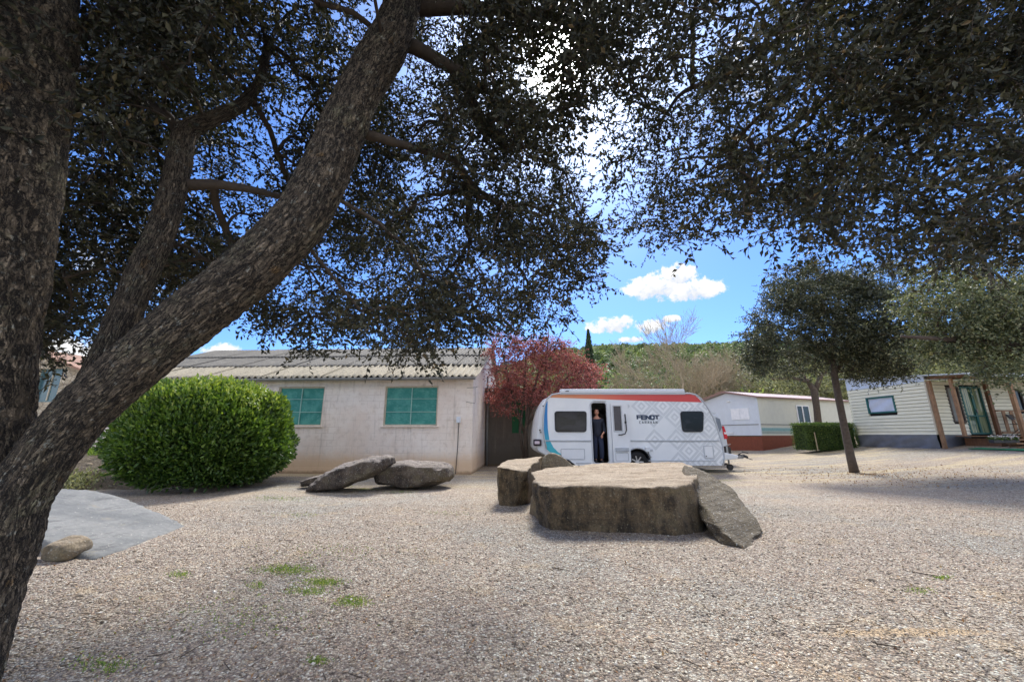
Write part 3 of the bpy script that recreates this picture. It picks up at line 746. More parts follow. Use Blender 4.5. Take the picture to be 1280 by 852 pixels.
# ================================================================== HILL
def hz(x, y):
    if y < 45: return -1.0
    t = min(1, (y - 45) / 215.0); s_ = t * t * (3 - 2 * t) * .35 + t * .65
    k = 1 / (1 + math.exp(-(x + 12) / 26))
    ridge = 57.3 + 3 * mn.noise(Vector((x * .011, 0, 3))) * 1 + .012 * (x - 60)
    return -1 + s_ * (ridge * (.42 + .58 * k)) + 2.5 * mn.noise(Vector((x * .02, y * .03, 1))) * t
def hill():
    def fn(T, b):
        p = T.pos(); T.put(b.inputs['Base Color'], T.mix(T.noise(p, .12, 5, .6), L(96, 108, 62), L(150, 146, 104))); b.inputs['Roughness'].default_value = .95
    m = material('hill_ground', fn)
    xs = np.linspace(-420, 620, 131); ys = np.concatenate([np.linspace(44, 260, 44), [290, 330, 400]])
    V = []; 
    for y in ys:
        for x in xs: V.append((x, y, hz(x, y) - (max(0, y - 260) * .25)))
    nx = len(xs); Fc = [(j * nx + i, j * nx + i + 1, (j + 1) * nx + i + 1, (j + 1) * nx + i) for j in range(len(ys) - 1) for i in range(nx - 1)]
    o = link('hill', npmesh('hill', V, Fc), m, smooth=True); o['kind'] = 'structure'
    # wood on the hill: thousands of crowns read as one mass
    P_ = []; Dd = []; S = []; Rn = []
    n = 0
    while n < 3300:
        y = 55 + 215 * rng.uniform(0, 1) ** .75; x = rng.uniform(-.12, 1.45) * y
        if rng.random() < (.72 if x > .68 * y else 0): continue
        z = hz(x, y); q = proj((x, y, z + 2))
        if q is None or q[0] > 1500: continue
        r_ = rng.uniform(1.3, 2.7); h = r_ * rng.uniform(1.1, 1.7); m_ = 150
        d_ = rng.normal(size=(m_, 3)); d_ /= np.linalg.norm(d_, axis=1)[:, None]; d_[:, 2] = np.abs(d_[:, 2]) * 1.1 - .25
        P_.append(np.array([x, y, z + h * .7]) + d_ * np.array([r_, r_, h]) * rng.uniform(.7, 1, (m_, 1))); Dd.append(np.cross(d_, rng.normal(size=3)))
        S.append(np.full(m_, r_ * .34)); Rn.append(np.clip(rng.uniform(.1, 1) * .8 + rng.uniform(-.08, .16, m_), 0, 1)); n += 1
    leaves('pine_wood', np.concatenate(P_), np.concatenate(S), M_pine, None, .8, np.concatenate(Dd) * 1.5, .5, up=np.array([0, 0, .8]), rnd=np.concatenate(Rn))
hill()

def bush_tree(name, base, h, rx, mleaf, label, group=None, n=9000, ls=.16, trunk_h=.3, mt=None, cat='tree', seedr=1):
    base = Vector(base); r_ = random.Random(seedr)
    cs = [((base.x, base.y, base.z + h * .62), (rx, rx * .8, h * .38))]
    for k in range(6):
        a = r_.uniform(0, 6.28); cs.append(((base.x + math.cos(a) * rx * .55, base.y + math.sin(a) * rx * .4, base.z + h * r_.uniform(.45, .82)), (rx * .5, rx * .4, h * r_.uniform(.14, .24))))
    tp = base + Vector((0, 0, h * .8))
    return leafy_tree(name, base, [([base, base + Vector((.05, 0, h * .3)), tp], [.03 * h, .022 * h, .006 * h])], cs, n // 40, rx * .16, 5, 8, ls, mleaf, mt or M_barkfar, label, cat, group, spacing=ls * .7, tipr=.01, maxr=.08, aspect=.6)
gb = None
bush_tree('scrub_tree', (16.6, 27.5, .4), 3.3, 1.9, M_fresh, 'fresh green tree showing just above the white home roof', n=8000, seedr=1)
bush_tree('scrub_tree', (20.8, 31, .5), 5.4, 3.2, M_olive, 'grey green tree behind the gap between the two homes', n=12000, seedr=2)
bush_tree('scrub_tree', (25.5, 30, .6), 6.2, 3.4, M_olive, 'grey green tree rising above the left half of the cream home roof', n=14000, seedr=3)
bush_tree('scrub_tree', (31.5, 31, .6), 6.8, 3.8, M_olive, 'pale leafy tree above the middle of the cream home roof', n=14000, seedr=4)
bush_tree('scrub_tree', (38.5, 32, .6), 7.2, 4.2, M_olive, 'grey green tree behind the porch at the right edge', n=14000, seedr=5)
bush_tree('scrub_tree', (17.5, 36, .6), 6.2, 3.0, M_olive, 'dull olive tree standing between the bare trees and the small oak', n=12000, seedr=6)
bush_tree('scrub_tree', (6.5, 40, .3), 5.0, 3.2, M_pine, 'round green pine at the foot of the hill above the caravan roof', n=9000, seedr=7, ls=.2)
bush_tree('scrub_tree', (12.2, 41, .3), 5.2, 3.4, M_fresh, 'yellow green tree seen through the bare twigs above the caravan', n=9000, seedr=8, ls=.2)

# cypress
def cypress():
    b0 = Vector((6.9, 34, -.1)); h = 10.5; root = empty('cypress_tree', b0, 'slim dark cypress spire rising above the red tree', 'tree')
    MB().tube([(0, 0, 0), (0, 0, h * .9)], [.16, .03], 8).build('trunk', M_barkfar, root, smooth=True)
    t = rng.uniform(0, 1, 16000) ** 1.3; a = rng.uniform(0, 2 * pi, 16000); rad = .75 * np.minimum(1, t * 8 + .3) * (1 - t) ** .62 * rng.uniform(.55, 1.1, 16000)
    rad *= 1 + .25 * np.sin(a * 5 + t * 30)
    leaves('crown', np.stack([np.cos(a) * rad, np.sin(a) * rad, .4 + t * (h - .4)], 1), .16, M_cyp, root, .4, np.array([[0, 0, 1.4]]), .5)
cypress()

# olive trunk behind the clipped hedge
def behind_hedge():
    Y = 23.3; b0 = Vector((P(1022, 560, Y).x, Y, gz(17.8, Y)))
    st = [limb([(a, b, Y, r_) for a, b, r_ in t]) for t in ([(1026, 575, 6), (1024, 540, 5), (1021, 510, 4.6), (1018, 488, 5), (1010, 476, 3.5), (990, 472, 2.6), (965, 474, 1.5)], [(1018, 490, 4), (1026, 470, 3.2), (1040, 455, 2), (1050, 440, 1.2)], [(1012, 480, 2.5), (1000, 462, 2), (985, 448, 1.2)])]
    c = lambda px, py, rx, ry, dY=0: (tuple(P(px, py, Y + dY)), (rx * Y / 498, rx * Y / 498, ry * Y / 498))
    leafy_tree('olive_tree', b0, st, [c(1000, 455, 40, 14), c(1045, 450, 30, 16), c(975, 470, 20, 8)], 120, .3, 5, 8, .11, M_olive, M_barkfar, 'thick pale forked trunk rising behind the clipped hedge', spacing=.07, maxr=.08)
behind_hedge()

# ------------------------------------------------------------------ laurel bush and hedge
def laurel():
    c0 = Vector((P(247, 600, 9.9).x, 10.0, 0)); root = empty('laurel_bush', c0, 'big rounded bright green laurel bush in front of the green netted wall', 'bush')
    n = 50000; th = rng.uniform(0, 2 * pi, n); ph = np.arcsin(rng.uniform(-.75, 1, n)); k = rng.uniform(.74, 1.0, n) ** .7
    ex = .97; sg = lambda v: np.sign(v) * np.abs(v) ** ex
    nx_ = np.cos(ph) * np.cos(th); ny_ = np.cos(ph) * np.sin(th); nz_ = np.sin(ph)
    X = 1.9 * sg(nx_) * k; Yy = 1.75 * sg(ny_) * k; Z = 1.08 + 1.42 * sg(nz_) * k
    f = np.array([1 + .13 * mn.fractal(Vector((x * 1.1, y * 1.1, z * 1.1)), 1, 2, 3) for x, y, z in zip(X, Yy, Z)])
    X *= f; Yy *= f; Z *= 1 + (f - 1) * .8
    Z = np.maximum(Z, .04 + rng.uniform(0, .5, n) ** 1.5); drop = np.clip((X + .3) / -1.6, 0, 1)
    kp = Z > (-X - .25) * .72 + rng.uniform(-.12, .12, n)
    X, Yy, Z, nx_, ny_, nz_, k = (q_[kp] for q_ in (X, Yy, Z, nx_, ny_, nz_, k)); n = len(X)
    nor = np.stack([nx_, ny_, nz_ + .25], 1)
    D = nor * .9 + np.stack([np.zeros(n), np.zeros(n), np.full(n, .35)], 1)
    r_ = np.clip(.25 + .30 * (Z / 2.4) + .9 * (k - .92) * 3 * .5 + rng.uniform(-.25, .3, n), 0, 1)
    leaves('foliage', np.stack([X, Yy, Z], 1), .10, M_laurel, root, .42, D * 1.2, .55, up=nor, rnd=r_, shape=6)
    # upright shoots of young leaves
    m_ = 420; th = rng.uniform(0, 2 * pi, m_); rr = np.sqrt(rng.uniform(0, .8, m_)); SX = 1.9 * rr * np.cos(th); SY = 1.7 * rr * np.sin(th)
    SZ = 1.1 + 1.38 * np.sqrt(np.clip(1 - rr ** 2.6, 0, 1)); A = np.stack([SX, SY, SZ - .15], 1); tip = A + np.stack([rng.normal(0, .05, m_), rng.normal(0, .05, m_), rng.uniform(.18, .34, m_)], 1)
    LPs = np.concatenate([A + (tip - A) * t for t in (.4, .55, .7, .8, .9, 1)]); leaves('shoots', LPs, .09, M_laurel, root, .4, np.array([[0, 0, .9]]), .55, rnd=rng.uniform(.7, 1, len(LPs)), shape=6)
    mb = MB()
    for k_ in range(26):
        a = rng.uniform(0, 2 * pi); q = rng.uniform(.3, .85); mb.tube([(.25 * math.cos(a), .2 * math.sin(a), 0), (1.1 * q * math.cos(a), .9 * q * math.sin(a), .8), (1.8 * q * math.cos(a), 1.4 * q * math.sin(a), 1.9 * (1 - q * .3))], [.03, .02, .008], 6)
    mb.build('stem', M_twig, root, smooth=True)
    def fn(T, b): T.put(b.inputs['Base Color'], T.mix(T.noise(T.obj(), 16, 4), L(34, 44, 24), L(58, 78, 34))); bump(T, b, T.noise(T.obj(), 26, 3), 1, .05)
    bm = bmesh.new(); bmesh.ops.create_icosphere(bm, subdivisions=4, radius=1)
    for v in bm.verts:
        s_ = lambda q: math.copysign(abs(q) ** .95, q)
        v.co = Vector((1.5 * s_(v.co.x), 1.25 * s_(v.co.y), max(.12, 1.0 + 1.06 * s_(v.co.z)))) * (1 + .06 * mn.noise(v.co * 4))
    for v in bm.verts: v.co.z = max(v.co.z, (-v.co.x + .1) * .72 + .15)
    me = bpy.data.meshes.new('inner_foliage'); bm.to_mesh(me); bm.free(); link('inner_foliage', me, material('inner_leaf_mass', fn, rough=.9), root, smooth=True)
laurel()
def box_hedge():
    a = G(1017, 566); b = G(1083, 560); root = empty('hedge', ((a.x + b.x) / 2, a.y, gz(a.x + 1, a.y)), 'clipped square green hedge between the two homes, behind the small oak', 'hedge')
    w_ = 2.7; d_ = 1.0; h = 1.32; n = 15000; loc = root.location
    root.rotation_euler = (0, 0, R(4))
    u = rng.uniform(-.5, .5, (n, 3)); fc = rng.choice(3, n, p=[.5, .25, .25])
    u[fc == 0, 1] = -.5 + rng.uniform(0, .08, (fc == 0).sum()); u[fc == 1, 2] = .5 - rng.uniform(0, .07, (fc == 1).sum()); s_ = rng.choice([-1, 1], (fc == 2).sum()); u[fc == 2, 0] = s_ * (.5 - rng.uniform(0, .04, (fc == 2).sum()))
    nor = np.zeros((n, 3)); nor[fc == 0, 1] = -1; nor[fc == 1, 2] = 1; nor[fc == 2, 0] = u[fc == 2, 0] * 2
    p = u * np.array([w_, d_, h]) + np.array([0, .5, h / 2 + .02]); p += rng.normal(0, .025, (n, 3))
    leaves('foliage', p, .055, M_hedge, root, .55, nor * .8 + np.array([[0, 0, .4]]), .6, up=nor)
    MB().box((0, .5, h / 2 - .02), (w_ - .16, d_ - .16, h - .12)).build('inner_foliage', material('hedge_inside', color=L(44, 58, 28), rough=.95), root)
    MB().tube([(-.92, -.04, 0), (-.95, -.05, .9)], [.03, .025], 8).build('stake', M_baretwig, root)
box_hedge()

# low plants on the bank
def bank_plants():
    LPs = []
    for px, py, Y in ((105, 600, 9.8), (92, 602, 9.7), (118, 596, 9.9), (100, 606, 9.5)):
        c = P(px, py, Y); LPs.append(np.array(c) + rng.normal(size=(500, 3)) * np.array([.28, .15, .09]))
    o = leaves('ground_plants', np.concatenate(LPs), .07, M_olive, None, .5, np.array([[0, 0, .8]]), .6)
    p = np.stack([rng.uniform(-14.5, -6.6, 9000), rng.uniform(10.5, 12.3, 9000), np.zeros(9000)], 1)
    p[:, 2] = .55 + rng.uniform(0, .22, 9000); leaves('bank_grass', p, .14, M_fresh, None, .2, np.array([[0, 0, 1.2]]), .5)
bank_plants()
# ================================================================== FRAMES AND WALL TOOLS
class Frame:
    def __init__(s, o, rz): s.o = Vector(o); s.rz = rz; s.ux = Vector((math.cos(rz), math.sin(rz), 0)); s.uy = Vector((-math.sin(rz), math.cos(rz), 0))
    def hit(s, px, py, yl=0.0):
        D = ray(px, py); c = Vector((0, 0, CAMZ)); t = (yl - (c - s.o).dot(s.uy)) / D.dot(s.uy); p = c + D * t - s.o
        return p.dot(s.ux), p.z
    def hitx(s, px, py, xl=0.0):
        D = ray(px, py); c = Vector((0, 0, CAMZ)); t = (xl - (c - s.o).dot(s.ux)) / D.dot(s.ux); p = c + D * t - s.o
        return p.dot(s.uy), p.z
def holed(mb, outer, holes, y0, y1, axes=None, mi=0):
    A = (lambda x, y, z: Vector((x, y, z))) if axes is None else axes
    loops = [outer] + holes; flat = [q for l in loops for q in l]; n = len(flat)
    vs = [A(x, y0, z) for x, z in flat] + [A(x, y1, z) for x, z in flat]; fs = []
    for a, b, c in tessellate_polygon([[Vector((x, z, 0)) for x, z in l] for l in loops]): fs += [(a, b, c), (n + c, n + b, n + a)]
    k = 0
    for l in loops:
        for i in range(len(l)): fs.append((k + i, k + (i + 1) % len(l), n + k + (i + 1) % len(l), n + k + i))
        k += len(l)
    mb.add(vs, fs, mi); return mb
def rect(x0, z0, x1, z1): return [(x0, z0), (x1, z0), (x1, z1), (x0, z1)]
def rrect(x0, z0, x1, z1, r, n=5):
    out = []
    for cx, cz, a0 in ((x1 - r, z0 + r, -90), (x1 - r, z1 - r, 0), (x0 + r, z1 - r, 90), (x0 + r, z0 + r, 180)):
        for k in range(n + 1): a = R(a0 + 90 * k / n); out.append((cx + r * math.cos(a), cz + r * math.sin(a)))
    return out
swapxy = lambda x, y, z: Vector((y, x, z))      # profile in the yz plane, extruded along x

def plain(name, c, rough=.6, var=.12, sc_=6, metal=0, bstr=0, **kw):
    def fn(T, b):
        n = T.noise(T.obj(), sc_, 5, .65); n2 = T.noise(T.obj(), sc_ * 7, 3, .6)
        f = T.m('ADD', T.m('MULTIPLY', n, .7), T.m('MULTIPLY', n2, .3))
        T.put(b.inputs['Base Color'], T.mix(T.sm(f, .3, .7), tuple(q * (1 - var) for q in c), tuple(min(.95, q * (1 + var)) for q in c)))
        if bstr: bump(T, b, n2, bstr, .01)
    return material(name, fn, rough=rough, metal=metal, **kw)

def wall_fn(base, warm, grey, low, lowz):
    def fn(T, b):
        p = T.obj(); x, y, z = T.xyz(p)
        n1 = T.noise(p, .7, 6, .65); n2 = T.noise(p, 5, 6, .7); n3 = T.noise(p, 34, 4, .7)
        bk = T.n('ShaderNodeTexBrick', Vector=T.n('ShaderNodeCombineXYZ', X=T.m('ADD', x, y), Y=z, Z=0.0), Scale=1.0, Mortar_Size=.012, Mortar_Smooth=.6, Brick_Width=.42, Row_Height=.21, Color1=(1, 1, 1, 1), Color2=(.86, .86, .86, 1), Mortar=(0, 0, 0, 1))
        bk = bk.outputs[0]
        col = T.mix(T.sm(n1, .35, .65), base, warm)
        col = T.mix(T.m('MULTIPLY', T.sm(n2, .48, .7), .5), col, grey)
        mask = T.m('MULTIPLY', T.m('SUBTRACT', 1, bk), T.sm(T.noise(p, 1.1, 4, .6), .4, .62))
        col = T.mix(T.m('MULTIPLY', mask, .5), col, grey)
        stn = T.noise(T.map(p, scale=(3, 3, .25)), 1.5, 5, .7)
        col = T.mix(T.m('MULTIPLY', T.sm(stn, .54, .7), .35), col, L(150, 136, 120))
        lowm = T.sm(T.m('ADD', z, T.m('MULTIPLY', T.m('SUBTRACT', n2, .5), .5)), lowz, lowz * .35)
        col = T.mix(T.m('MULTIPLY', lowm, .8), col, low)
        col = T.mix(T.m('MULTIPLY', T.sm(T.m('ADD', z, T.m('MULTIPLY', T.m('SUBTRACT', n2, .5), .2)), .12, .0), .7), col, L(120, 96, 66))
        T.put(b.inputs['Base Color'], col); b.inputs['Roughness'].default_value = .93
        bump(T, b, T.m('ADD', T.m('ADD', T.m('MULTIPLY', n3, .35), T.m('MULTIPLY', n2, .5)), T.m('MULTIPLY', bk, .22)), .5, .02)
    return fn
M_wall = material('painted_block_wall', wall_fn(L(242, 232, 220), L(232, 216, 200), L(196, 180, 162), L(212, 180, 142), .8))
M_wall2 = material('bare_render_wall', wall_fn(L(118, 112, 102), L(106, 99, 90), L(88, 83, 76), L(104, 96, 82), .8))
def teal_fn(T, b):
    p = T.obj(); wv = T.noise(p, 240, 2, .5); n = T.noise(p, 4, 5, .7); n2 = T.noise(T.map(p, scale=(1, 1, 3)), 9, 5, .7)
    col = T.mix(T.sm(n, .35, .68), L(52, 134, 124), L(86, 160, 148)); col = T.mix(T.m('MULTIPLY', T.sm(n2, .52, .7), .5), col, L(126, 178, 166)); col = T.mix(T.m('MULTIPLY', T.sm(wv, .5, .6), .25), col, L(20, 92, 86))
    T.put(b.inputs['Base Color'], col); b.inputs['Roughness'].default_value = .8; bump(T, b, T.m('ADD', wv, n2), .4, .006)
M_teal = material('green_netting', teal_fn)
M_tealrail = plain('faded_green_rail', L(156, 194, 182), .7)
M_frame = plain('pale_frame', L(190, 180, 158), .7, .2)
def fibro_fn(tone):
    def fn(T, b):
        p = T.obj(); n = T.noise(p, 2.5, 6, .7); n2 = T.noise(p, 22, 5, .75); x, y, z = T.xyz(p)
        r_ = T.n('ShaderNodeObjectInfo').outputs['Random']
        col = T.mix(T.sm(n, .3, .7), tone, tuple(c * .7 for c in tone)); col = T.mix(T.m('MULTIPLY', T.sm(n2, .5, .66), .7), col, L(96, 92, 82)); col = T.mix(T.m('MULTIPLY', T.sm(n2, .45, .3), .4), col, L(206, 200, 188))
        col = T.mix(T.m('MULTIPLY', r_, .35), col, tuple(c * .62 for c in tone))
        T.put(b.inputs['Base Color'], col); b.inputs['Roughness'].default_value = .95; bump(T, b, n2, .5, .01)
    return fn
M_fib1 = material('fibre_cement', fibro_fn(L(178, 168, 144)))
M_fib2 = material('weathered_fibre_cement', fibro_fn(L(124, 120, 110)))
M_zinc = plain('zinc', L(138, 138, 136), .55, .15, 5, .3)
M_dark = plain('dark_plastic', L(34, 34, 36), .5)
M_void = plain('dark_inside', L(38, 34, 31), .9)

# ================================================================== LONG BUILDING
BF = Frame((-1.30, 13.0, 0), R(-3))
def building():
    root = empty('building', BF.o, 'long pale block building with corrugated roof and green netted windows', 'building', rz=BF.rz)
    H = 3.06; L0 = -13.5; wins = []
    for a, b in (((341, 484), (401, 531)), ((482, 482.5), (546, 532))):
        x0, z1 = BF.hit(*a); x1, z0 = BF.hit(*b); wins.append((x0, z0, x1, z1))
    # keep the two windows true rectangles of one size
    x3 = wins[0][2]; wins[0] = (x3 - 1.62, wins[1][1], x3, wins[1][3])
    mb = MB(); holed(mb, rect(L0, -.1, 0, H), [rect(*w_) for w_ in wins], 0, .25)
    def pitch(y): return H + .02 + (y + .28) * .385 - .06
    D_ = 10.2; rid = 5.0
    holed(mb, [(.25, -.1), (D_, -.1), (D_, 3), (rid, pitch(rid)), (.25, pitch(.25))], [], -.22, 0, axes=lambda a, e, z: Vector((e, a, z)))
    holed(mb, [(.25, -.1), (D_, -.1), (D_, 3), (rid, pitch(rid)), (.25, pitch(.25))], [], L0, L0 + .22, axes=lambda a, e, z: Vector((e, a, z)))
    mb.box((L0 / 2, D_ + .1, 1.5), (-L0, .2, 3.1))
    mb.build('wall', M_wall, root)
    for x0, z0, x1, z1 in wins:
        f = MB(); holed(f, rect(x0 + .002, z0 + .002, x1 - .002, z1 - .002), [rect(x0 + .05, z0 + .05, x1 - .05, z1 - .05)], .05, .12)
        fr = f.build('window', M_frame, root); cx = (x0 + x1) / 2
        for xa, xb in ((x0 + .05, cx - .012), (cx + .012, x1 - .05)):
            # gently sagging net panel
            V = []; nxp, nzp = 14, 12
            for j in range(nzp):
                for i in range(nxp):
                    u, v = i / (nxp - 1), j / (nzp - 1); V.append((xa + (xb - xa) * u, .075 + .012 * mn.noise(Vector((u * 4 + xa, v * 4, 0))), z0 + .05 + (z1 - z0 - .1) * v))
            Fc = [(j * nxp + i, j * nxp + i + 1, (j + 1) * nxp + i + 1, (j + 1) * nxp + i) for j in range(nzp - 1) for i in range(nxp - 1)]
            link('net_panel', npmesh('net_panel', V, Fc), M_teal, fr, smooth=True)
            MB().box(((xa + xb) / 2, .058, z0 + (z1 - z0) * .35), (xb - xa, .014, .02)).build('rail', M_tealrail, fr)
            MB().box(((xa + xb) / 2, .058, z0 + (z1 - z0) * .68), (xb - xa, .014, .016)).build('rail', M_tealrail, fr)
        MB().box((cx, .06, (z0 + z1) / 2), (.024, .03, z1 - z0 - .1)).build('mullion', M_tealrail, fr)
        MB().box((cx, -.015, z0 - .022), (x1 - x0 + .12, .09, .04)).build('sill', M_wall, fr, bevel=.008)
    # corrugated sheets
    def sheet(w_, y0, y1, waves, amp, th=.011, nrow=8, n=8):
        V = []; k = int(waves * n) + 1
        for side in (0, 1):
            for j in range(nrow):
                y = y0 + (y1 - y0) * j / (nrow - 1)
                for i in range(k):
                    x = w_ * i / (k - 1); V.append((x, y, .385 * y + amp * math.cos(2 * pi * i / n) - side * th))
        Fc = []; o = nrow * k
        for j in range(nrow - 1):
            for i in range(k - 1):
                a = j * k + i; Fc.append((a, a + 1, a + k + 1, a + k)); Fc.append((o + a, o + a + k, o + a + k + 1, o + a + 1))
        for i in range(k - 1): Fc.append((i + 1, i, o + i, o + i + 1))
        for j in range(nrow - 1): Fc.append((j * k, (j + 1) * k, o + (j + 1) * k, o + j * k)); e = k - 1; Fc.append((j * k + e, o + j * k + e, o + (j + 1) * k + e, (j + 1) * k + e))
        return npmesh('roof_sheet', V, Fc)
    W_ = 1.06; rows = [(0, 1.78, M_fib1, 5, .044, 0, 1), (1.62, 3.5, M_fib2, 7, .026, .045, 1), (3.4, 5.35, M_fib2, 7, .024, .09, 1)]
    for ri, (y0, y1, mt, wv, amp, dz, _) in enumerate(rows):
        me = sheet(W_ + .03, y0, y1, wv, amp); me.materials.append(mt)
        for k in range(13):
            o = link('roof_sheet', me, None, root); x = .18 - (k + 1) * W_
            o.location = (x, -.28, H + .04 + dz + (.014 if k % 2 else 0) + rng.uniform(-.004, .004)); o.rotation_euler = (0, 0, rng.uniform(-.003, .003))
    # far slope, ridge
    MB().add([(L0, 5.0, H + 2.02), (.2, 5.0, H + 2.02), (.2, D_ + .3, H - .02), (L0, D_ + .3, H - .02), (L0, 5.0, H + 1.98), (.2, 5.0, H + 1.98), (.2, D_ + .3, H - .06), (L0, D_ + .3, H - .06)], [(0, 1, 2, 3), (7, 6, 5, 4), (0, 4, 5, 1), (1, 5, 6, 2), (2, 6, 7, 3), (3, 7, 4, 0)]).build('rear_roof', M_fib2, root)
    MB().tube([(L0, 5.02, H + 2.10), (.22, 5.02, H + 2.10)], .07, 10).build('ridge_cap', M_fib2, root, smooth=True)
    # gutter: half pipe
    g = MB(); n = 9; prof = [(-.30 - .075 + .075 * math.cos(a), H - .02 + .075 * math.sin(a)) for a in [pi + pi * i / (n - 1) for i in range(n)]]
    prof += [(y + (.008 if y > -.375 else -.008) * 0, z + .010) for y, z in prof[::-1]]
    g.prism(prof, L0, .12, axes=lambda y, x, z: Vector((x, y, z))); g.build('gutter', M_zinc, root)
    MB().box((L0 / 2, -.12, H + .005), (-L0 + .1, .24, .02)).build('eave_board', M_wall2, root)
    # brackets and downpipe
    for k in range(9): MB().box((-.5 - k * 1.25, -.30, H - .055), (.03, .17, .012)).build('gutter_bracket', M_zinc, root)
    MB().tube([(.10, 3.35, 3.6), (.10, 3.35, .02)], .045, 12).build('downpipe', M_zinc, root, smooth=True)
    # meter box and wires
    bx, bz = BF.hit(573.5, 524.5)
    MB().box((bx, -.045, bz), (.13, .09, .19)).build('meter_box', plain('white_plastic', L(214, 220, 226), .4), root, bevel=.01)
    MB().tube([(bx, -.02, bz - .1), (bx - .005, -.02, .9), (bx - .03, -.02, .35), (bx - .05, -.02, 0)], .011, 6).build('cable', M_dark, root)
    for (pa, pb) in (((584, 484.5), (597, 483.5)), ((583, 502), (594, 503.5)), ((594, 484), (594, 503))):
        a = BF.hit(*pa); b = BF.hit(*pb); MB().tube([(a[0], -.012, a[1]), ((a[0] + b[0]) / 2, -.015, (a[1] + b[1]) / 2 - .01), (b[0], -.012, b[1])], .006, 5).build('wire', M_dark, root)
building()

def rear_wing():
    root = empty('rear_building', (-1.05, 16.5, 0), 'low brown rendered wing set back in shade behind the red tree', 'building')
    w0 = Frame((-1.05, 16.5, 0), 0); a = w0.hit(640, 503); b = w0.hit(657, 541); wn = (a[0], b[1], b[0], a[1])
    mb = MB(); holed(mb, [(.02, -.1), (2.4, -.1), (2.4, 3.1), (.02, 3.1)], [rect(*wn)], 0, .25); mb.box((1.2, 2.2, 1.5), (2.36, 3.8, 3.1)); mb.build('wall', M_wall2, root)
    MB().add([(-.1, -.3, 3.12), (2.6, -.3, 3.12), (2.6, 4.3, 3.5), (-.1, 4.3, 3.5), (-.1, -.3, 3.06), (2.6, -.3, 3.06), (2.6, 4.3, 3.44), (-.1, 4.3, 3.44)], [(0, 1, 2, 3), (7, 6, 5, 4), (0, 4, 5, 1), (1, 5, 6, 2), (2, 6, 7, 3), (3, 7, 4, 0)]).build('roof', M_fib2, root)
    gm = plain('green_shutter_paint', L(30, 104, 62), .6)
    f = MB(); holed(f, rect(*wn), [rect(wn[0] + .06, wn[1] + .06, wn[2] - .06, wn[3] - .06)], .02, .1); fr = f.build('window', gm, root); cx = (wn[0] + wn[2]) / 2
    for xa, xb in ((wn[0] + .06, cx - .01), (cx + .01, wn[2] - .06)):
        MB().box(((xa + xb) / 2, .07, (wn[1] + wn[3]) / 2), (xb - xa, .03, wn[3] - wn[1] - .12)).build('shutter', gm, fr)
rear_wing()

def stone_house():
    o = P(97, 560, 21); root = empty('stone_house', (o.x, 21, 0), 'stone gabled house glimpsed between the forking trunks at the left', 'house', rz=R(-6))
    def fn(T, b):
        p = T.obj(); x, y, z = T.xyz(p)
        v = T.n('ShaderNodeTexVoronoi', dict(feature='DISTANCE_TO_EDGE'), Vector=T.map(p, scale=(1, 1, 1.7)), Scale=3.2); vc = T.n('ShaderNodeTexVoronoi', Vector=T.map(p, scale=(1, 1, 1.7)), Scale=3.2)
        c = T.mix(T.xyz(vc.outputs['Color'])[0], L(150, 136, 112), L(206, 192, 166)); T.put(b.inputs['Base Color'], T.mix(T.sm(v.outputs['Distance'], .0, .07), L(120, 108, 92), c)); bump(T, b, T.sm(v.outputs['Distance'], 0, .1), .8, .03)
    fr = Frame((o.x, 21, 0), R(-6)); wa = fr.hit(50, 461); wb = fr.hit(68, 502)
    zr = fr.hit(97, 470)[1]; zl = fr.hit(45, 440)[1]; xl = fr.hit(45, 440)[0]; sl = (zl - zr) / (-xl); W_ = 9.0
    wn = (wa[0], wb[1], wb[0], wa[1])
    mb = MB(); holed(mb, [(-W_, 0), (0, 0), (0, zr), (-W_ / 2, zr + sl * W_ / 2), (-W_, zr)], [rect(*wn)], 0, .4)
    mb.box((-.2, 4.4, zr / 2), (.4, 8, zr)); mb.box((-W_ + .2, 4.4, zr / 2), (.4, 8, zr)); mb.box((-W_ / 2, 8.6, zr / 2), (W_, .4, zr)); mb.build('wall', material('rubble_stone', fn, rough=.95), root)
    tm = plain('roof_tiles', L(150, 118, 98), .9, .25, 3)
    for s_ in (1, -1):
        xe = .35 if s_ > 0 else -W_ - .35; ze = zr - .35 * sl + .05; zm = zr + sl * W_ / 2 + .05
        MB().add([(-W_ / 2, -.4, zm), (xe, -.4, ze), (xe, 9, ze), (-W_ / 2, 9, zm), (-W_ / 2, -.4, zm + .12), (xe, -.4, ze + .12), (xe, 9, ze + .12), (-W_ / 2, 9, zm + .12)], [(0, 1, 2, 3), (4, 5, 6, 7), (0, 1, 5, 4), (1, 2, 6, 5), (2, 3, 7, 6)]).build('roof', tm, root)
    x0, z0, x1, z1 = wn; f = MB(); holed(f, rect(*wn), [rect(x0 + .08, z0 + .08, x1 - .08, z1 - .08)], .1, .2); w_ = f.build('window', plain('grey_green_paint', L(92, 122, 124), .6), root)
    MB().box(((x0 + x1) / 2, .18, (z0 + z1) / 2), (x1 - x0 - .16, .02, z1 - z0 - .16)).build('pane', material('dim_glass', color=L(70, 100, 106), rough=.15), w_)
    MB().box(((x0 + x1) / 2, .15, (z0 + z1) / 2), (.06, .05, z1 - z0 - .16)).build('glazing_bar', M_frame, w_)
stone_house()

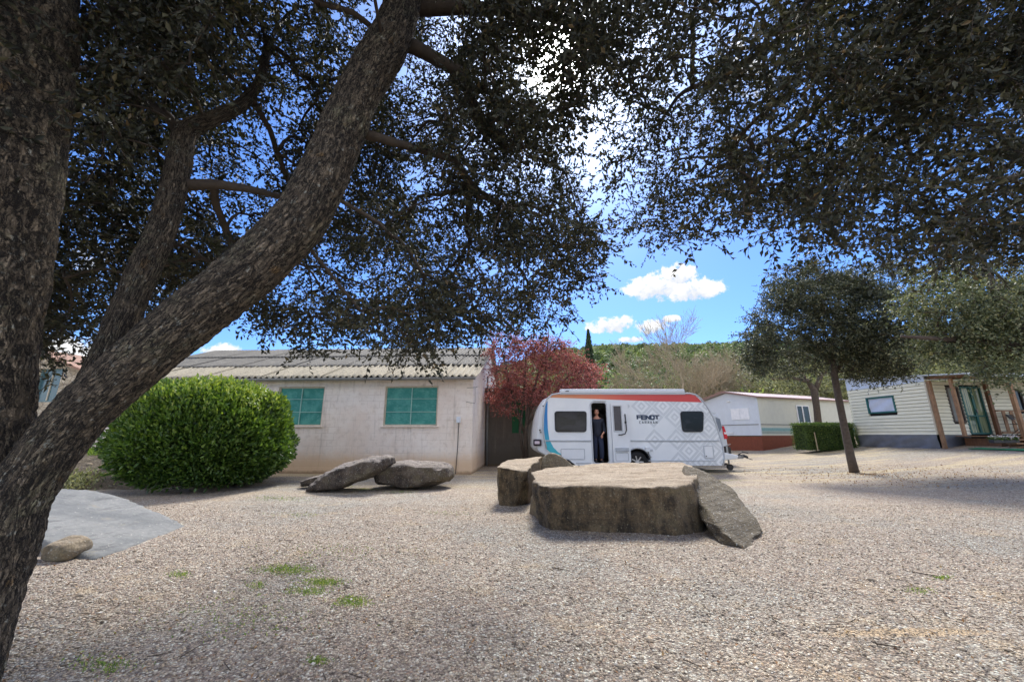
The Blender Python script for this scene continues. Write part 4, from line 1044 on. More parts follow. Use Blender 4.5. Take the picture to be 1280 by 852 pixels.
# ================================================================== WHITE STATIC HOME
M_white = plain('white_panel', L(208, 215, 221), .5, .05, 3)
M_white2 = plain('cream_panel', L(206, 206, 192), .5, .06, 3)
M_glassd = material('dark_glass', color=L(34, 42, 50), rough=.08)
M_brown = plain('brown_slats', L(132, 70, 46), .7, .18, 8)
def white_home():
    rz = math.atan2(.371, .928); K = (14.8, 23.7, .28); fr = Frame((K[0], K[1], 0), rz)
    root = empty('static_home', K, 'white static home with red edged roof and brown slatted skirt', 'mobile home', rz=rz); z0 = K[2]
    Z = lambda z: z - z0
    fl = 1.17; H = 3.42; Lx = 9.2; D = 4.1; zr = 3.85
    # end face (x=0 plane, y from 0 to D)
    mb = MB()
    wnE = [fr.hitx(944 - 8.5, 509.5), fr.hitx(944 - 28.5, 524.5)]; e = (wnE[0][0], Z(wnE[1][1]), wnE[1][0], Z(wnE[0][1]))
    e = (min(e[0], e[2]), e[1], max(e[0], e[2]), e[3])
    holed(mb, [(0, Z(fl)), (D, Z(fl)), (D, Z(H)), (D / 2, Z(zr)), (0, Z(H))], [], -.0, .1, axes=lambda a, x, z: Vector((x, a, z)))
    mb.build('end_wall', M_white, root)
    mb = MB(); holed(mb, rect(.1, Z(fl), Lx, Z(H)), [], 0, .1); mb.box((Lx / 2, D - .05, Z((fl + H) / 2)), (Lx, .1, H - fl)); mb.box((Lx - .05, D / 2, Z((fl + H) / 2)), (.1, D - .2, H - fl)); mb.build('side_wall', M_white2, root)
    rm = plain('red_roof_edge', L(142, 108, 98), .6); rw = plain('roof_sheeting', L(196, 176, 170), .5)
    for s_ in (0, 1):
        ya, yb = (-.25, D / 2) if s_ == 0 else (D + .25, D / 2)
        za, zb = Z(H - .02), Z(zr + .06)
        MB().add([(-.3, ya, za), (Lx + .2, ya, za), (Lx + .2, yb, zb), (-.3, yb, zb), (-.3, ya, za + .07), (Lx + .2, ya, za + .07), (Lx + .2, yb, zb + .07), (-.3, yb, zb + .07)], [(0, 1, 2, 3), (4, 5, 6, 7), (0, 1, 5, 4), (1, 2, 6, 5), (0, 3, 7, 4)]).build('roof', rw, root)
        MB().bar((-.31, ya, za + .03), (-.31, yb, zb + .03), .03, .09).build('bargeboard', rm, root)
    MB().bar((-.3, -.27, Z(H + .01)), (Lx, -.27, Z(H + .01)), .04, .07).build('fascia', rm, root)
    # rails and coloured bands
    for zz in (1.82,):
        MB().box((-.012, D / 2, Z(zz)), (.03, D, .05)).build('trim', M_zinc, root); MB().box((Lx / 2, -.012, Z(zz)), (Lx, .03, .05)).build('trim', M_zinc, root)
    MB().box((Lx / 2, -.006, Z(1.52)), (Lx - .1, .02, .2)).build('green_band', plain('pale_teal_band', L(128, 168, 170), .5), root)
    MB().box((Lx / 2, -.006, Z(1.34)), (Lx - .1, .02, .05)).build('green_band', plain('teal_line', L(96, 140, 146), .5), root)
    MB().box((-.02, -.02, Z((fl + H) / 2)), (.08, .08, H - fl)).build('corner_post', M_white, root)
    # end window with closed white shutters
    y0, zz0, y1, zz1 = e
    f = MB(); holed(f, rect(*e), [rect(y0 + .06, zz0 + .06, y1 - .06, zz1 - .06)], -.05, .0, axes=lambda a, x, z: Vector((x, a, z))); w_ = f.build('window', plain('shutter_white', L(240, 242, 244), .5), root)
    cy = (y0 + y1) / 2
    for a, b in ((y0 + .06, cy - .01), (cy + .01, y1 - .06)):
        m_ = MB(); m_.box((-.02, (a + b) / 2, (zz0 + zz1) / 2), (.03, b - a, zz1 - zz0 - .13)); k = 9
        for q in range(k): m_.box((-.038, (a + b) / 2, zz0 + .1 + (zz1 - zz0 - .2) * q / (k - 1)), (.012, b - a - .08, .03))
        m_.build('shutter', w_.data.materials[0], w_)
    # side window: two dark panes
    a = fr.hit(994, 506); b = fr.hit(1013, 524); x0, x1, zb, zt = a[0], b[0], Z(b[1] - .25), Z(a[1])
    f = MB(); holed(f, rect(x0, zb, x1, zt), [rect(x0 + .07, zb + .07, x0 + .42 * (x1 - x0), zt - .07), rect(x0 + .5 * (x1 - x0), zb + .07, x1 - .07, zt - .07)], -.05, .0); w_ = f.build('window', w_.data.materials[0], root)
    MB().box((x0 + .24 * (x1 - x0), -.02, (zb + zt) / 2), (.38 * (x1 - x0), .01, zt - zb - .1)).build('pane', M_glassd, w_); MB().box((x0 + .74 * (x1 - x0), -.02, (zb + zt) / 2), (.5 * (x1 - x0), .01, zt - zb - .1)).build('pane', M_glassd, w_)
    # lower end trim and lamp
    MB().box((-.05, 2.0, Z(fl + .16)), (.06, .35, .1)).build('vent', plain('vent_white', L(222, 224, 226)), root, bevel=.01)
    MB().box((-.05, 1.9, Z(3.3)), (.06, .25, .06)).build('lamp', plain('lamp_white', L(230, 230, 226)), root, bevel=.01)
    # slatted skirt
    m_ = MB()
    for k in range(44): m_.box((.02, .06 + k * (D - .1) / 43, (Z(fl) - .1) / 2 - .03), (.025, .078, Z(fl) + .06))
    for k in range(96): m_.box((.06 + k * .0965, .02, (Z(fl) - .1) / 2 + .0), (.078, .025, Z(fl) + .1))
    m_.build('skirt', M_brown, root)
    MB().box((Lx / 2, D / 2, Z(fl) / 2 - .03), (Lx - .1, D - .1, Z(fl) + .02)).build('chassis', M_void, root)
white_home()

# ================================================================== CREAM HOME WITH PORCH
def siding_mat():
    def fn(T, b):
        p = T.obj(); n = T.noise(T.map(p, scale=(1, 1, 4)), 2, 5, .7)
        T.put(b.inputs['Base Color'], T.mix(T.sm(n, .3, .7), L(222, 218, 192), L(234, 230, 206)))
    return material('cream_siding', fn, rough=.55)
def wood_mat(name, c1, c2):
    def fn(T, b):
        p = T.obj(); n = T.noise(T.map(p, scale=(9, 9, .8)), 3, 5, .7, 1.2); n2 = T.noise(p, 5, 4)
        T.put(b.inputs['Base Color'], T.mix(T.sm(T.m('ADD', T.m('MULTIPLY', n, .7), T.m('MULTIPLY', n2, .3)), .35, .65), c1, c2)); bump(T, b, n, .3, .01)
    return material(name, fn, rough=.7)
M_wood = wood_mat('porch_timber', L(118, 88, 62), L(160, 124, 90))
M_woodd = wood_mat('dark_timber', L(92, 62, 42), L(128, 90, 62))
def cream_home():
    rz = math.atan(.045); N = (17.72, 16.6, gz(17.72, 16.6)); fr = Frame((N[0], N[1], 0), rz); g = N[2]
    root = empty('mobile_home', N, 'cream clapboard mobile home with green window and timber porch at the right edge', 'mobile home', rz=rz)
    Z = lambda z: z - g; fl = 1.22; H = 3.44; Wd = 3.75; Lx = 9.5; ms = siding_mat()
    def lap(mb, length, axis, z0, z1, hole=None, topfun=None):
        n = 15; dz_ = (z1 - z0) / n
        for k in range(n):
            za, zb = z0 + k * dz_, z0 + (k + 1) * dz_
            spans = [(0, length)]
            for h in (hole or []):
                if zb > h[1] + .01 and za < h[3] - .01:
                    ns = []
                    for a, b in spans:
                        if h[0] > a: ns.append((a, min(b, h[0])))
                        if h[2] < b: ns.append((max(a, h[2]), b))
                    spans = ns
            for a, b in spans:
                if b - a < .01: continue
                prof = [(-.045, za), (-.010, zb - .013), (.03, zb - .013), (.03, za)]
                if axis == 'x': mb.prism(prof, a, b, axes=lambda yy, xx, zz: Vector((xx, yy, zz)))
                else: mb.prism(prof, a, b, axes=lambda xx, yy, zz: Vector((xx, yy, zz)))
    # left end wall with window
    a = fr.hitx(1117.5, 494); b = fr.hitx(1087, 517); wn = (min(a[0], b[0]), Z(b[1]), max(a[0], b[0]), Z(a[1]))
    m_ = MB(); lap(m_, Wd, 'y', Z(fl), Z(H), [wn]); m_.build('end_siding', ms, root)
    # porch side wall: window and glazed door
    d0 = fr.hit(1198, 487)[0]; d1 = fr.hit(1221, 488)[0]; w0 = fr.hit(1181, 487)[0]; w1 = fr.hit(1192, 487)[0]
    dz0 = Z(fl + .02); door = (d0, dz0, d1 + .12, Z(3.22)); win = (w0, Z(1.72), w1 + .28, Z(3.22)); win = (w0, win[1], min(win[2], door[0] - .06), win[3]); win3 = (5.2, Z(2.1), 5.9, Z(3.1)); win3x = fr.hit(1262, 492)[0]; win3 = (win3x, Z(2.2), win3x + .5, Z(3.1))
    m_ = MB(); lap(m_, Lx, 'x', Z(fl), Z(H), [win, door, win3]); m_.build('side_siding', ms, root)
    MB().box((Lx / 2, Wd / 2, Z((fl + H) / 2)), (Lx - .08, Wd - .08, H - fl)).build('inner_wall', M_void, root)
    m_ = MB(); m_.box((Lx / 2, Wd - .02, Z((fl + H) / 2)), (Lx, .05, H - fl)); m_.box((Lx, Wd / 2, Z((fl + H) / 2)), (.05, Wd, H - fl)); m_.build('rear_wall', ms, root)
    MB().box((-.02, -.02, Z((fl + H) / 2)), (.06, .06, H - fl)).build('corner_trim', M_frame, root)
    gt = plain('green_frame_paint', L(28, 92, 88), .5)
    ya, za, yb, zb = wn
    f = MB(); holed(f, rect(*wn), [rect(ya + .07, za + .07, yb - .07, zb - .07)], -.06, .03, axes=lambda p_, x, z: Vector((x, p_, z))); w_ = f.build('window', gt, root)
    # blind hanging askew behind the pane: pale sheet with folds
    V = []; nn = 16
    for j in range(nn):
        for i in range(nn):
            u, v = i / (nn - 1), j / (nn - 1); V.append((.0 + .02 * math.sin(9 * (u * .8 + v * .7) + 2 * u * v) * (1 - .3 * v), ya + .07 + (yb - ya - .14) * u, za + .07 + (zb - za - .14) * v))
    link('blind', npmesh('blind', V, [(j * nn + i, j * nn + i + 1, (j + 1) * nn + i + 1, (j + 1) * nn + i) for j in range(nn - 1) for i in range(nn - 1)]), plain('pale_blind', L(196, 204, 220), .35, .06), w_, smooth=True)
    for (nm, q, mtf, pm, nv) in (('window', win, plain('brown_frame', L(70, 62, 54)), plain('grey_blind', L(120, 122, 118), .6), 1), ('door', door, gt, material('curtained_glass', lambda T, b: (T.put(b.inputs['Base Color'], T.mix(T.sm(T.noise(T.map(T.obj(), scale=(14, 1, .4)), 1.2, 3), .4, .6), L(58, 92, 78), L(150, 156, 118)))), rough=.15), 2), ('window', win3, plain('brown_frame', L(70, 62, 54)), M_glassd, 1)):
        f = MB(); x0, z0, x1, z1 = q; t = .06
        hs = [rect(x0 + t, z0 + t, x1 - t, z1 - t)] if nv == 1 else [rect(x0 + t, z0 + t, (x0 + x1) / 2 - .04, z1 - t), rect((x0 + x1) / 2 + .04, z0 + t, x1 - t, z1 - t)]
        holed(f, rect(*q), hs, -.055, .03); o = f.build(nm, mtf, root)
        for h in hs: MB().box(((h[0][0] + h[1][0]) / 2, 0, (h[0][1] + h[2][1]) / 2), (h[1][0] - h[0][0], .012, h[2][1] - h[0][1])).build('pane', pm, o)
        if nm == 'door':
            MB().box(((x0 + x1) / 2 + .02, -.075, z0 + .95), (.03, .03, .16)).build('handle', M_zinc, o)
            MB().box(((x0 + x1) / 2, -.045, z0 + .75), (x1 - x0 - .1, .03, .05)).build('glazing_bar', gt, o)
    # tarpaulin skirt with folds
    tm = plain('grey_tarpaulin', L(104, 107, 114), .6, .14, 4)
    def tarp(x0, x1, axis):
        V = []; nu, nv = 90, 14
        for j in range(nv):
            for i in range(nu):
                u = x0 + (x1 - x0) * i / (nu - 1); v = j / (nv - 1); z = -.03 + (Z(fl) + .02) * v
                f = .07 * (1 - v * .75) * mn.noise(Vector((u * 1.6 + v * 2.2, v * 1.2, 4))) + .035 * math.sin(u * 7 + 5 * v + 2 * mn.noise(Vector((u, v, 0)))) * (1 - v * .8)
                V.append((u, -.06 + f, z) if axis == 'x' else (-.06 + f, u, z))
        link('skirt', npmesh('skirt', V, [(j * nu + i, j * nu + i + 1, (j + 1) * nu + i + 1, (j + 1) * nu + i) for j in range(nv - 1) for i in range(nu - 1)]), tm, root, smooth=True)
    tarp(0, Wd, 'y'); tarp(0, 1.35, 'x')
    MB().box((Lx / 2, Wd / 2, Z(fl) / 2), (Lx - .3, Wd - .3, Z(fl))).build('chassis', M_void, root)
    # roof with white fascia, overhanging the porch
    rf = plain('pale_roof_metal', L(196, 204, 212), .4, .05, 3); ov = 1.75
    MB().add([(-.25, -ov, Z(H + .06)), (Lx, -ov, Z(H + .06)), (Lx, Wd + .3, Z(H + .62)), (-.25, Wd + .3, Z(H + .62)), (-.25, -ov, Z(H + .10)), (Lx, -ov, Z(H + .10)), (Lx, Wd + .3, Z(H + .66)), (-.25, Wd + .3, Z(H + .66))], [(0, 3, 2, 1), (4, 5, 6, 7), (0, 1, 5, 4), (1, 2, 6, 5), (2, 3, 7, 6), (3, 0, 4, 7)]).build('roof', rf, root)
    MB().add([(-.03, 0, Z(H)), (-.03, Wd, Z(H)), (-.03, Wd, Z(H + .60)), (-.03, 0, Z(H + .22)), (0, 0, Z(H)), (0, Wd, Z(H)), (0, Wd, Z(H + .60)), (0, 0, Z(H + .22))], [(0, 3, 2, 1), (4, 5, 6, 7), (0, 1, 5, 4), (1, 2, 6, 5), (2, 3, 7, 6), (3, 0, 4, 7)]).build('gable_panel', plain('white_gable', L(200, 212, 228), .45, .04), root)
    MB().box((Lx / 2, -ov + .02, Z(H + .04)), (Lx + .4, .03, .16)).build('fascia', rf, root)
    MB().bar((-.1, -ov + .1, Z(H - .03)), (Lx, -ov + .1, Z(H - .03)), .09, .14).build('beam', M_woodd, root)
    for k in range(8): MB().bar((.1 + k * 1.2, -ov + .1, Z(H + .02)), (.1 + k * 1.2, 0, Z(H + .14)), .06, .09).build('rafter', M_woodd, root)
    # posts
    def post(px, py, yl, zb, zt, mt, w_=.13):
        x = fr.hit(px, py, yl)[0]; MB().box((x, yl, (zb + zt) / 2), (w_, w_, zt - zb)).build('post', mt, root); return x
    MB().box((-.02, -.16, Z(H) / 2 - .03), (.11, .11, Z(H) + .06)).build('post', M_wood, root)
    dk = Z(fl) - .04
    post(1206, 543, -.9, dk, Z(H), M_wood, .10); xp3 = post(1248, 540, -.25, dk, Z(H), M_woodd, .12); xp4 = post(1281, 545, -1.6, dk - .3, Z(H), M_wood, .12)
    # deck, steps
    xd = fr.hit(1204, 545, -.4)[0]
    dm = MB()
    for k in range(10): dm = MB(); dm.box(((xd + Lx) / 2, -.2 - k * .145, dk - .02), (Lx - xd, .135, .035)); dm.build('deck_board', M_wood, root, bevel=.004)
    MB().box(((xd + Lx) / 2 + .1, -.85, (dk - .1) / 2), (Lx - xd - .2, 1.2, dk - .1)).build('deck_base', M_woodd, root)
    nst = 3
    for k in range(nst):
        z = dk * (nst - k) / (nst + 1); MB().box(((xd + Lx) / 2 - .05 * k, -1.62 - .28 * k, z - .02), (Lx - xd, .3, .05)).build('step', M_wood, root, bevel=.005)
        MB().box(((xd + Lx) / 2 - .05 * k, -1.50 - .28 * k, z / 2 - .03), (Lx - xd - .1, .03, z)).build('riser', M_woodd, root)
    # railing along the back part of the deck
    xr0 = xp3 + .05
    MB().box(((xr0 + Lx) / 2, -.35, dk + 1.0), (Lx - xr0, .09, .05)).build('handrail', M_wood, root); MB().box(((xr0 + Lx) / 2, -.35, dk + .12), (Lx - xr0, .05, .07)).build('bottom_rail', M_wood, root)
    k = 0; x = xr0 + .28
    while x < Lx: MB().box((x, -.35, dk + .55), (.14, .03, .86)).build('baluster', M_wood, root); x += .34
    # door step mat and planter
    gm = plain('green_carpet', L(42, 124, 84), .95, .15, 20)
    xa = fr.hit(1172, 560, -.4)[0]; 
    gmb = MB().box((4.6, -2.0, 0), (9.6, 2.0, .02)); gc = gmb.build('carpet', gm); gc.location = (N[0] + .1, N[1], g + .035); gc.rotation_euler = (0, R(-3.0), rz)
    tag(gc, 'strip of green outdoor carpet on the gravel below the timber steps', 'carpet')
    pl = empty('planter', (0, 0, 0), 'low planter of pale flowers on the porch steps', 'planter'); xq, zq = fr.hit(1258, 553, -2.0)
    lw = fr.o + fr.ux * xq + fr.uy * (-1.95); pl.location = (lw.x, lw.y, g + dk * .5); pl.rotation_euler = (0, 0, rz)
    MB().box((0, 0, .06), (1.0, .16, .12)).build('box', M_dark, pl, bevel=.01)
    leaves('foliage', rng.uniform(-.5, .5, (900, 3)) * np.array([1.0, .2, .12]) + np.array([0, 0, .16]), .06, M_hedge, pl); leaves('flowers', rng.uniform(-.5, .5, (260, 3)) * np.array([1.0, .2, .1]) + np.array([0, 0, .21]), .05, material('pale_petal', color=L(216, 206, 204)), pl, .9)
    # folding chair on the deck
    ch = empty('folding_chair', (0, 0, 0), 'dark folding chair behind the porch railing', 'chair'); xq = fr.hit(1272, 520, -.8)[0]; lw = fr.o + fr.ux * xq + fr.uy * (-.8); ch.location = (lw.x, lw.y, g + dk); ch.rotation_euler = (0, 0, rz + .3)
    for s_ in (-.22, .22): MB().tube([(s_, -.25, 0), (s_, .22, .85)], .012, 6).build('leg', M_dark, ch); MB().tube([(s_ * .9, .28, 0), (s_ * .9, -.22, .46)], .012, 6).build('leg', M_dark, ch)
    MB().box((0, 0, .45), (.42, .4, .025)).build('seat', M_dark, ch, bevel=.008); MB().box((0, .2, .74), (.44, .02, .22), Matrix.Rotation(-.5, 3, 'X')).build('backrest', M_dark, ch, bevel=.008)
cream_home()
# ================================================================== ROCKS
def remeshed(mb, voxel, smooth_it=2):
    me = bpy.data.meshes.new('tmp'); me.from_pydata(mb.v, [], mb.f)
    bm = bmesh.new(); bm.from_mesh(me); bmesh.ops.recalc_face_normals(bm, faces=bm.faces); bm.to_mesh(me); bm.free()
    o = bpy.data.objects.new('tmp', me); C.objects.link(o)
    md = o.modifiers.new('r', 'REMESH'); md.mode = 'VOXEL'; md.voxel_size = voxel
    dg = bpy.context.evaluated_depsgraph_get(); m2 = bpy.data.meshes.new_from_object(o.evaluated_get(dg))
    bpy.data.objects.remove(o); bm = bmesh.new(); bm.from_mesh(m2)
    for _ in range(smooth_it): bmesh.ops.smooth_vert(bm, verts=bm.verts, factor=.5, use_axis_x=True, use_axis_y=True, use_axis_z=True)
    bm.normal_update(); return bm, m2
def rock(name, mb, voxel, mt, label, amp=.03, flute=0, sm=2, strata=0, seed=0, loc=None, sc_=1.6, chip=.5, cat='boulder', tilt=None):
    bm, me = remeshed(mb, voxel, sm)
    c = Vector((0, 0, 0))
    for v in bm.verts: c += v.co
    c /= len(bm.verts); zmin = min(v.co.z for v in bm.verts); base = Vector((c.x, c.y, max(0, zmin)))
    S = Vector((seed * 7.3, seed * 3.1, 0))
    for v in bm.verts:
        p = v.co + S; n = v.normal
        d_ = amp * mn.fractal(p * sc_, .9, 2, 5) * 1.3 - amp * chip * max(0, mn.noise(p * 5)) * 1.4
        d_ += amp * .35 * mn.noise(p * 14)
        vo = mn.voronoi(p * 2.3)[0]; d_ += amp * 1.1 * (min(.5, vo[1] - vo[0]) - .25)
        side = 1 - abs(n.z)
        if flute:
            q = Vector((p.x * 2.6, p.y * 2.6, p.z * .8)); lf = 1 + 1.3 * max(0, min(1, (.95 - v.co.x) / .6)); d_ += flute * side * lf * (1.1 * mn.noise(q) - 1.3 * max(0, mn.noise(q * 2.1) - .15)) + flute * .5 * side * mn.noise(p * 2.8)
        if strata:
            pp = (tilt @ v.co) if tilt else v.co; pz = pp.z + .03 * mn.noise(p * 1.7); d_ += strata * (mn.noise(Vector((pp.x * .5, pp.y * .5, pz * 22))) + .5 * mn.noise(Vector((pp.x * .9, pp.y * .9, pz * 47))))
        v.co = v.co + n * d_
    for v in bm.verts: v.co -= base
    bm.to_mesh(me); bm.free(); me.name = name
    o = link(name, me, mt, None, smooth=True); o.location = base
    return tag(o, label, cat)
def two_outline(top, bot):
    mb = MB(); n = len(top); vs = list(bot) + list(top); fs = [(i, (i + 1) % n, n + (i + 1) % n, n + i) for i in range(n)]
    for a, b, c in tessellate_polygon([[Vector((p.x, p.y, 0)) for p in top]]): fs.append((n + a, n + b, n + c))
    for a, b, c in tessellate_polygon([[Vector((p.x, p.y, 0)) for p in bot]]): fs.append((c, b, a))
    mb.add(vs, fs); return mb
top = [(661, 589, .60), (674, 604.5, .56), (690, 607.3, .556), (740, 607.5, .556), (797, 607.5, .556), (845, 606, .565), (864, 603, .575), (872, 592, .62), (865, 581, .67), (853, 577.5, .69), (740, 578.5, .68), (680, 584.5, .62)]
T3 = [G(*q) for q in top]
bt_ = [(664.5, 640), (677, 654), (690, 660), (740, 663), (797, 665), (845, 668), (882, 663)]
B3 = [G(a, b, 0) for a, b in bt_] + [Vector((T3[7].x + .05, T3[7].y, 0)), Vector((T3[8].x, T3[8].y, 0))] + [Vector((p.x, p.y, 0)) for p in T3[9:]]
for p in B3: p.z = -.08
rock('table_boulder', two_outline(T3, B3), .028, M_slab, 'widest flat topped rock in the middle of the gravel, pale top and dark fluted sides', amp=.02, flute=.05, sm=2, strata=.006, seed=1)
top = [(620, 583, .655), (640, 584.5, .64), (660, 588, .59), (666, 580, .66), (679, 569.5, .735), (650, 571.5, .72), (630, 576, .69)]
T3b = [G(*q) for q in top]; B3b = [G(622, 631, 0), G(641, 632, 0), G(663, 629, 0), Vector((T3b[3].x + .03, T3b[3].y, 0))] + [Vector((p.x, p.y, 0)) for p in T3b[4:]]
for p in B3b: p.z = -.08
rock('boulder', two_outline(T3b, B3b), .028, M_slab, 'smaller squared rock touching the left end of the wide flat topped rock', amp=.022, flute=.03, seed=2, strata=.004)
# half-disc slab behind
def onplane(px, py, p0, nrm):
    D = ray(px, py); c = Vector((0, 0, CAMZ)); return c + D * ((p0 - c).dot(nrm) / D.dot(nrm))
def plane_slab(outline, p0, nrm, thick):
    pts = [onplane(a, b, p0, nrm) for a, b in outline]; mb = MB(); n = len(pts); bk = [p - nrm * thick for p in pts]
    u = nrm.orthogonal().normalized(); v = nrm.cross(u); fs = [(i, (i + 1) % n, n + (i + 1) % n, n + i) for i in range(n)]
    for a, b, c in tessellate_polygon([[Vector((p.dot(u), p.dot(v), 0)) for p in pts]]): fs += [(a, b, c), (n + c, n + b, n + a)]
    mb.add(pts + bk, fs); return mb
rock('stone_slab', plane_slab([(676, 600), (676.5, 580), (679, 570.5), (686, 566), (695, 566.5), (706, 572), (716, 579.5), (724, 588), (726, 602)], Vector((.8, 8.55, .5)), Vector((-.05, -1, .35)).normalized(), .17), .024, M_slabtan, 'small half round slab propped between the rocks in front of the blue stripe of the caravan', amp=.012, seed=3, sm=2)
A_ = P(855, 580, 6.75); B_ = P(930, 684, 4.78); C_ = P(954, 664, 5.35)
nrm = (B_ - A_).cross(C_ - A_).normalized(); nrm = nrm if nrm.y < 0 else -nrm
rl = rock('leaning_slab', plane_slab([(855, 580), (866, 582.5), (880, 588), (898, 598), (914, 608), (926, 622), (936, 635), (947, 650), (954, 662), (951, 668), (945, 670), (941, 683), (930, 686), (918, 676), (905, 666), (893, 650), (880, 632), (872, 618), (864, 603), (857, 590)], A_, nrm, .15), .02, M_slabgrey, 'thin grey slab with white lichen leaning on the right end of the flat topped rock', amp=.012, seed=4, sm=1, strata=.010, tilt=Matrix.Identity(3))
A2 = G(234, 656, .0); B2 = G(119, 698, .0); D2 = G(84, 610, .42)
nr2 = (B2 - A2).cross(D2 - A2).normalized(); nr2 = nr2 if nr2.z > 0 else -nr2
def grey_fn(T, b):
    p = T.obj(); n = T.noise(p, 1.3, 6, .7); n2 = T.noise(p, 16, 6, .7); st = T.noise(T.map(p, scale=(3.0, .7, 1), rot=(0, 0, .5)), 2.2, 5, .7)
    col = T.mix(T.sm(n, .35, .65), L(104, 106, 104), L(134, 134, 129)); col = T.mix(T.m('MULTIPLY', T.sm(n2, .4, .65), .4), col, L(100, 101, 100))
    col = T.mix(T.m('MULTIPLY', T.sm(st, .57, .66), .6), col, L(84, 84, 82)); col = T.mix(T.m('MULTIPLY', T.sm(T.noise(p, 30, 3), .66, .7), .6), col, L(196, 190, 176)); col = T.mix(T.m('MULTIPLY', T.sm(T.noise(p, 4, 5, .7), .6, .7), .5), col, L(150, 140, 116))
    T.put(b.inputs['Base Color'], col); b.inputs['Roughness'].default_value = .9; bump(T, b, T.m('ADD', n2, T.m('MULTIPLY', st, .7)), .8, .02)
rock('stone_slab', plane_slab([(118, 698), (146, 690), (176, 680), (206, 668), (234, 656.5), (212, 645), (186, 634), (160, 623), (140, 617), (112, 611), (84, 609), (30, 607), (-40, 608), (-60, 650), (20, 662), (66, 678)], A2, nr2, .5), .035, material('grey_stone', grey_fn), 'wide flat grey slab sloping up to the left just behind the old oak', amp=.012, seed=21, sm=1)
def outline_rock(ol, Y, depth, dz=0, squash=.75):
    """outline seen from the front, built with its own depth: middle slice full, end slices shrunk"""
    f = [P(a, b, Y) for a, b in ol]; c = sum(f, Vector()) / len(f); sl = []
    for t, k in ((-.5, squash), (-.25, .96), (.2, 1.0), (.5, squash)): sl.append([Vector((c.x + (p.x - c.x) * k, Y + depth * (.5 + t), c.z + (p.z - c.z) * k - (1 - k) * .05 + dz)) for p in f])
    mb = MB(); n = len(f); vs = [p for s_ in sl for p in s_]; fs = []
    for j in range(3): fs += [(j * n + i, j * n + (i + 1) % n, (j + 1) * n + (i + 1) % n, (j + 1) * n + i) for i in range(n)]
    for a, b, c_ in tessellate_polygon([[Vector((p.x, p.z, 0)) for p in f]]): fs += [(a, b, c_), (3 * n + c_, 3 * n + b, 3 * n + a)]
    mb.add(vs, fs); return mb
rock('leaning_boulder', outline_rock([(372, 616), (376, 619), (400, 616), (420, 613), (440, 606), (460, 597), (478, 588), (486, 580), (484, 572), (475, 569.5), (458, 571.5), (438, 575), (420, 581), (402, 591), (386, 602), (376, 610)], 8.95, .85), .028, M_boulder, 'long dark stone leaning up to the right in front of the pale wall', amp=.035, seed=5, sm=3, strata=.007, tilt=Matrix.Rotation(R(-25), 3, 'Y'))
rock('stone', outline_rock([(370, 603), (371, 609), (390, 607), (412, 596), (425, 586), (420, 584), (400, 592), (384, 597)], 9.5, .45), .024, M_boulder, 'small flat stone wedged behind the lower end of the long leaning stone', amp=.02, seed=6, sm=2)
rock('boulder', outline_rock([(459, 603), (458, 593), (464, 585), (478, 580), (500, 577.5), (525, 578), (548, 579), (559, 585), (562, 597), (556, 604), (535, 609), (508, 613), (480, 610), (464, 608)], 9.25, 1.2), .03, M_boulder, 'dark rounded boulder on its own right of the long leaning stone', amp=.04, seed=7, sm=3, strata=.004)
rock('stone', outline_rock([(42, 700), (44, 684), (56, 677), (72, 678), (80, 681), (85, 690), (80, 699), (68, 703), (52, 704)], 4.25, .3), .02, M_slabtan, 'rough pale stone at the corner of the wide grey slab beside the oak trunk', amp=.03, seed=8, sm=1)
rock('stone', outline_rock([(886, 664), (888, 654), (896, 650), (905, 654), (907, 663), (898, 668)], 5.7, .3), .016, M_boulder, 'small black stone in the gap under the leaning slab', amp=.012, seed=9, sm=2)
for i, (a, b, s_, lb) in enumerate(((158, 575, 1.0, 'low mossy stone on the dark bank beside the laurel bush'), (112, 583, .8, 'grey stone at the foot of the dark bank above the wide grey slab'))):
    c0 = P(a, b, 10.3); mb = MB(); mb.box((c0.x, c0.y, c0.z), (.5 * s_, .35, .22 * s_)); rock('stone', mb, .025, M_slabtan, lb, amp=.03, seed=11 + i, sm=4)

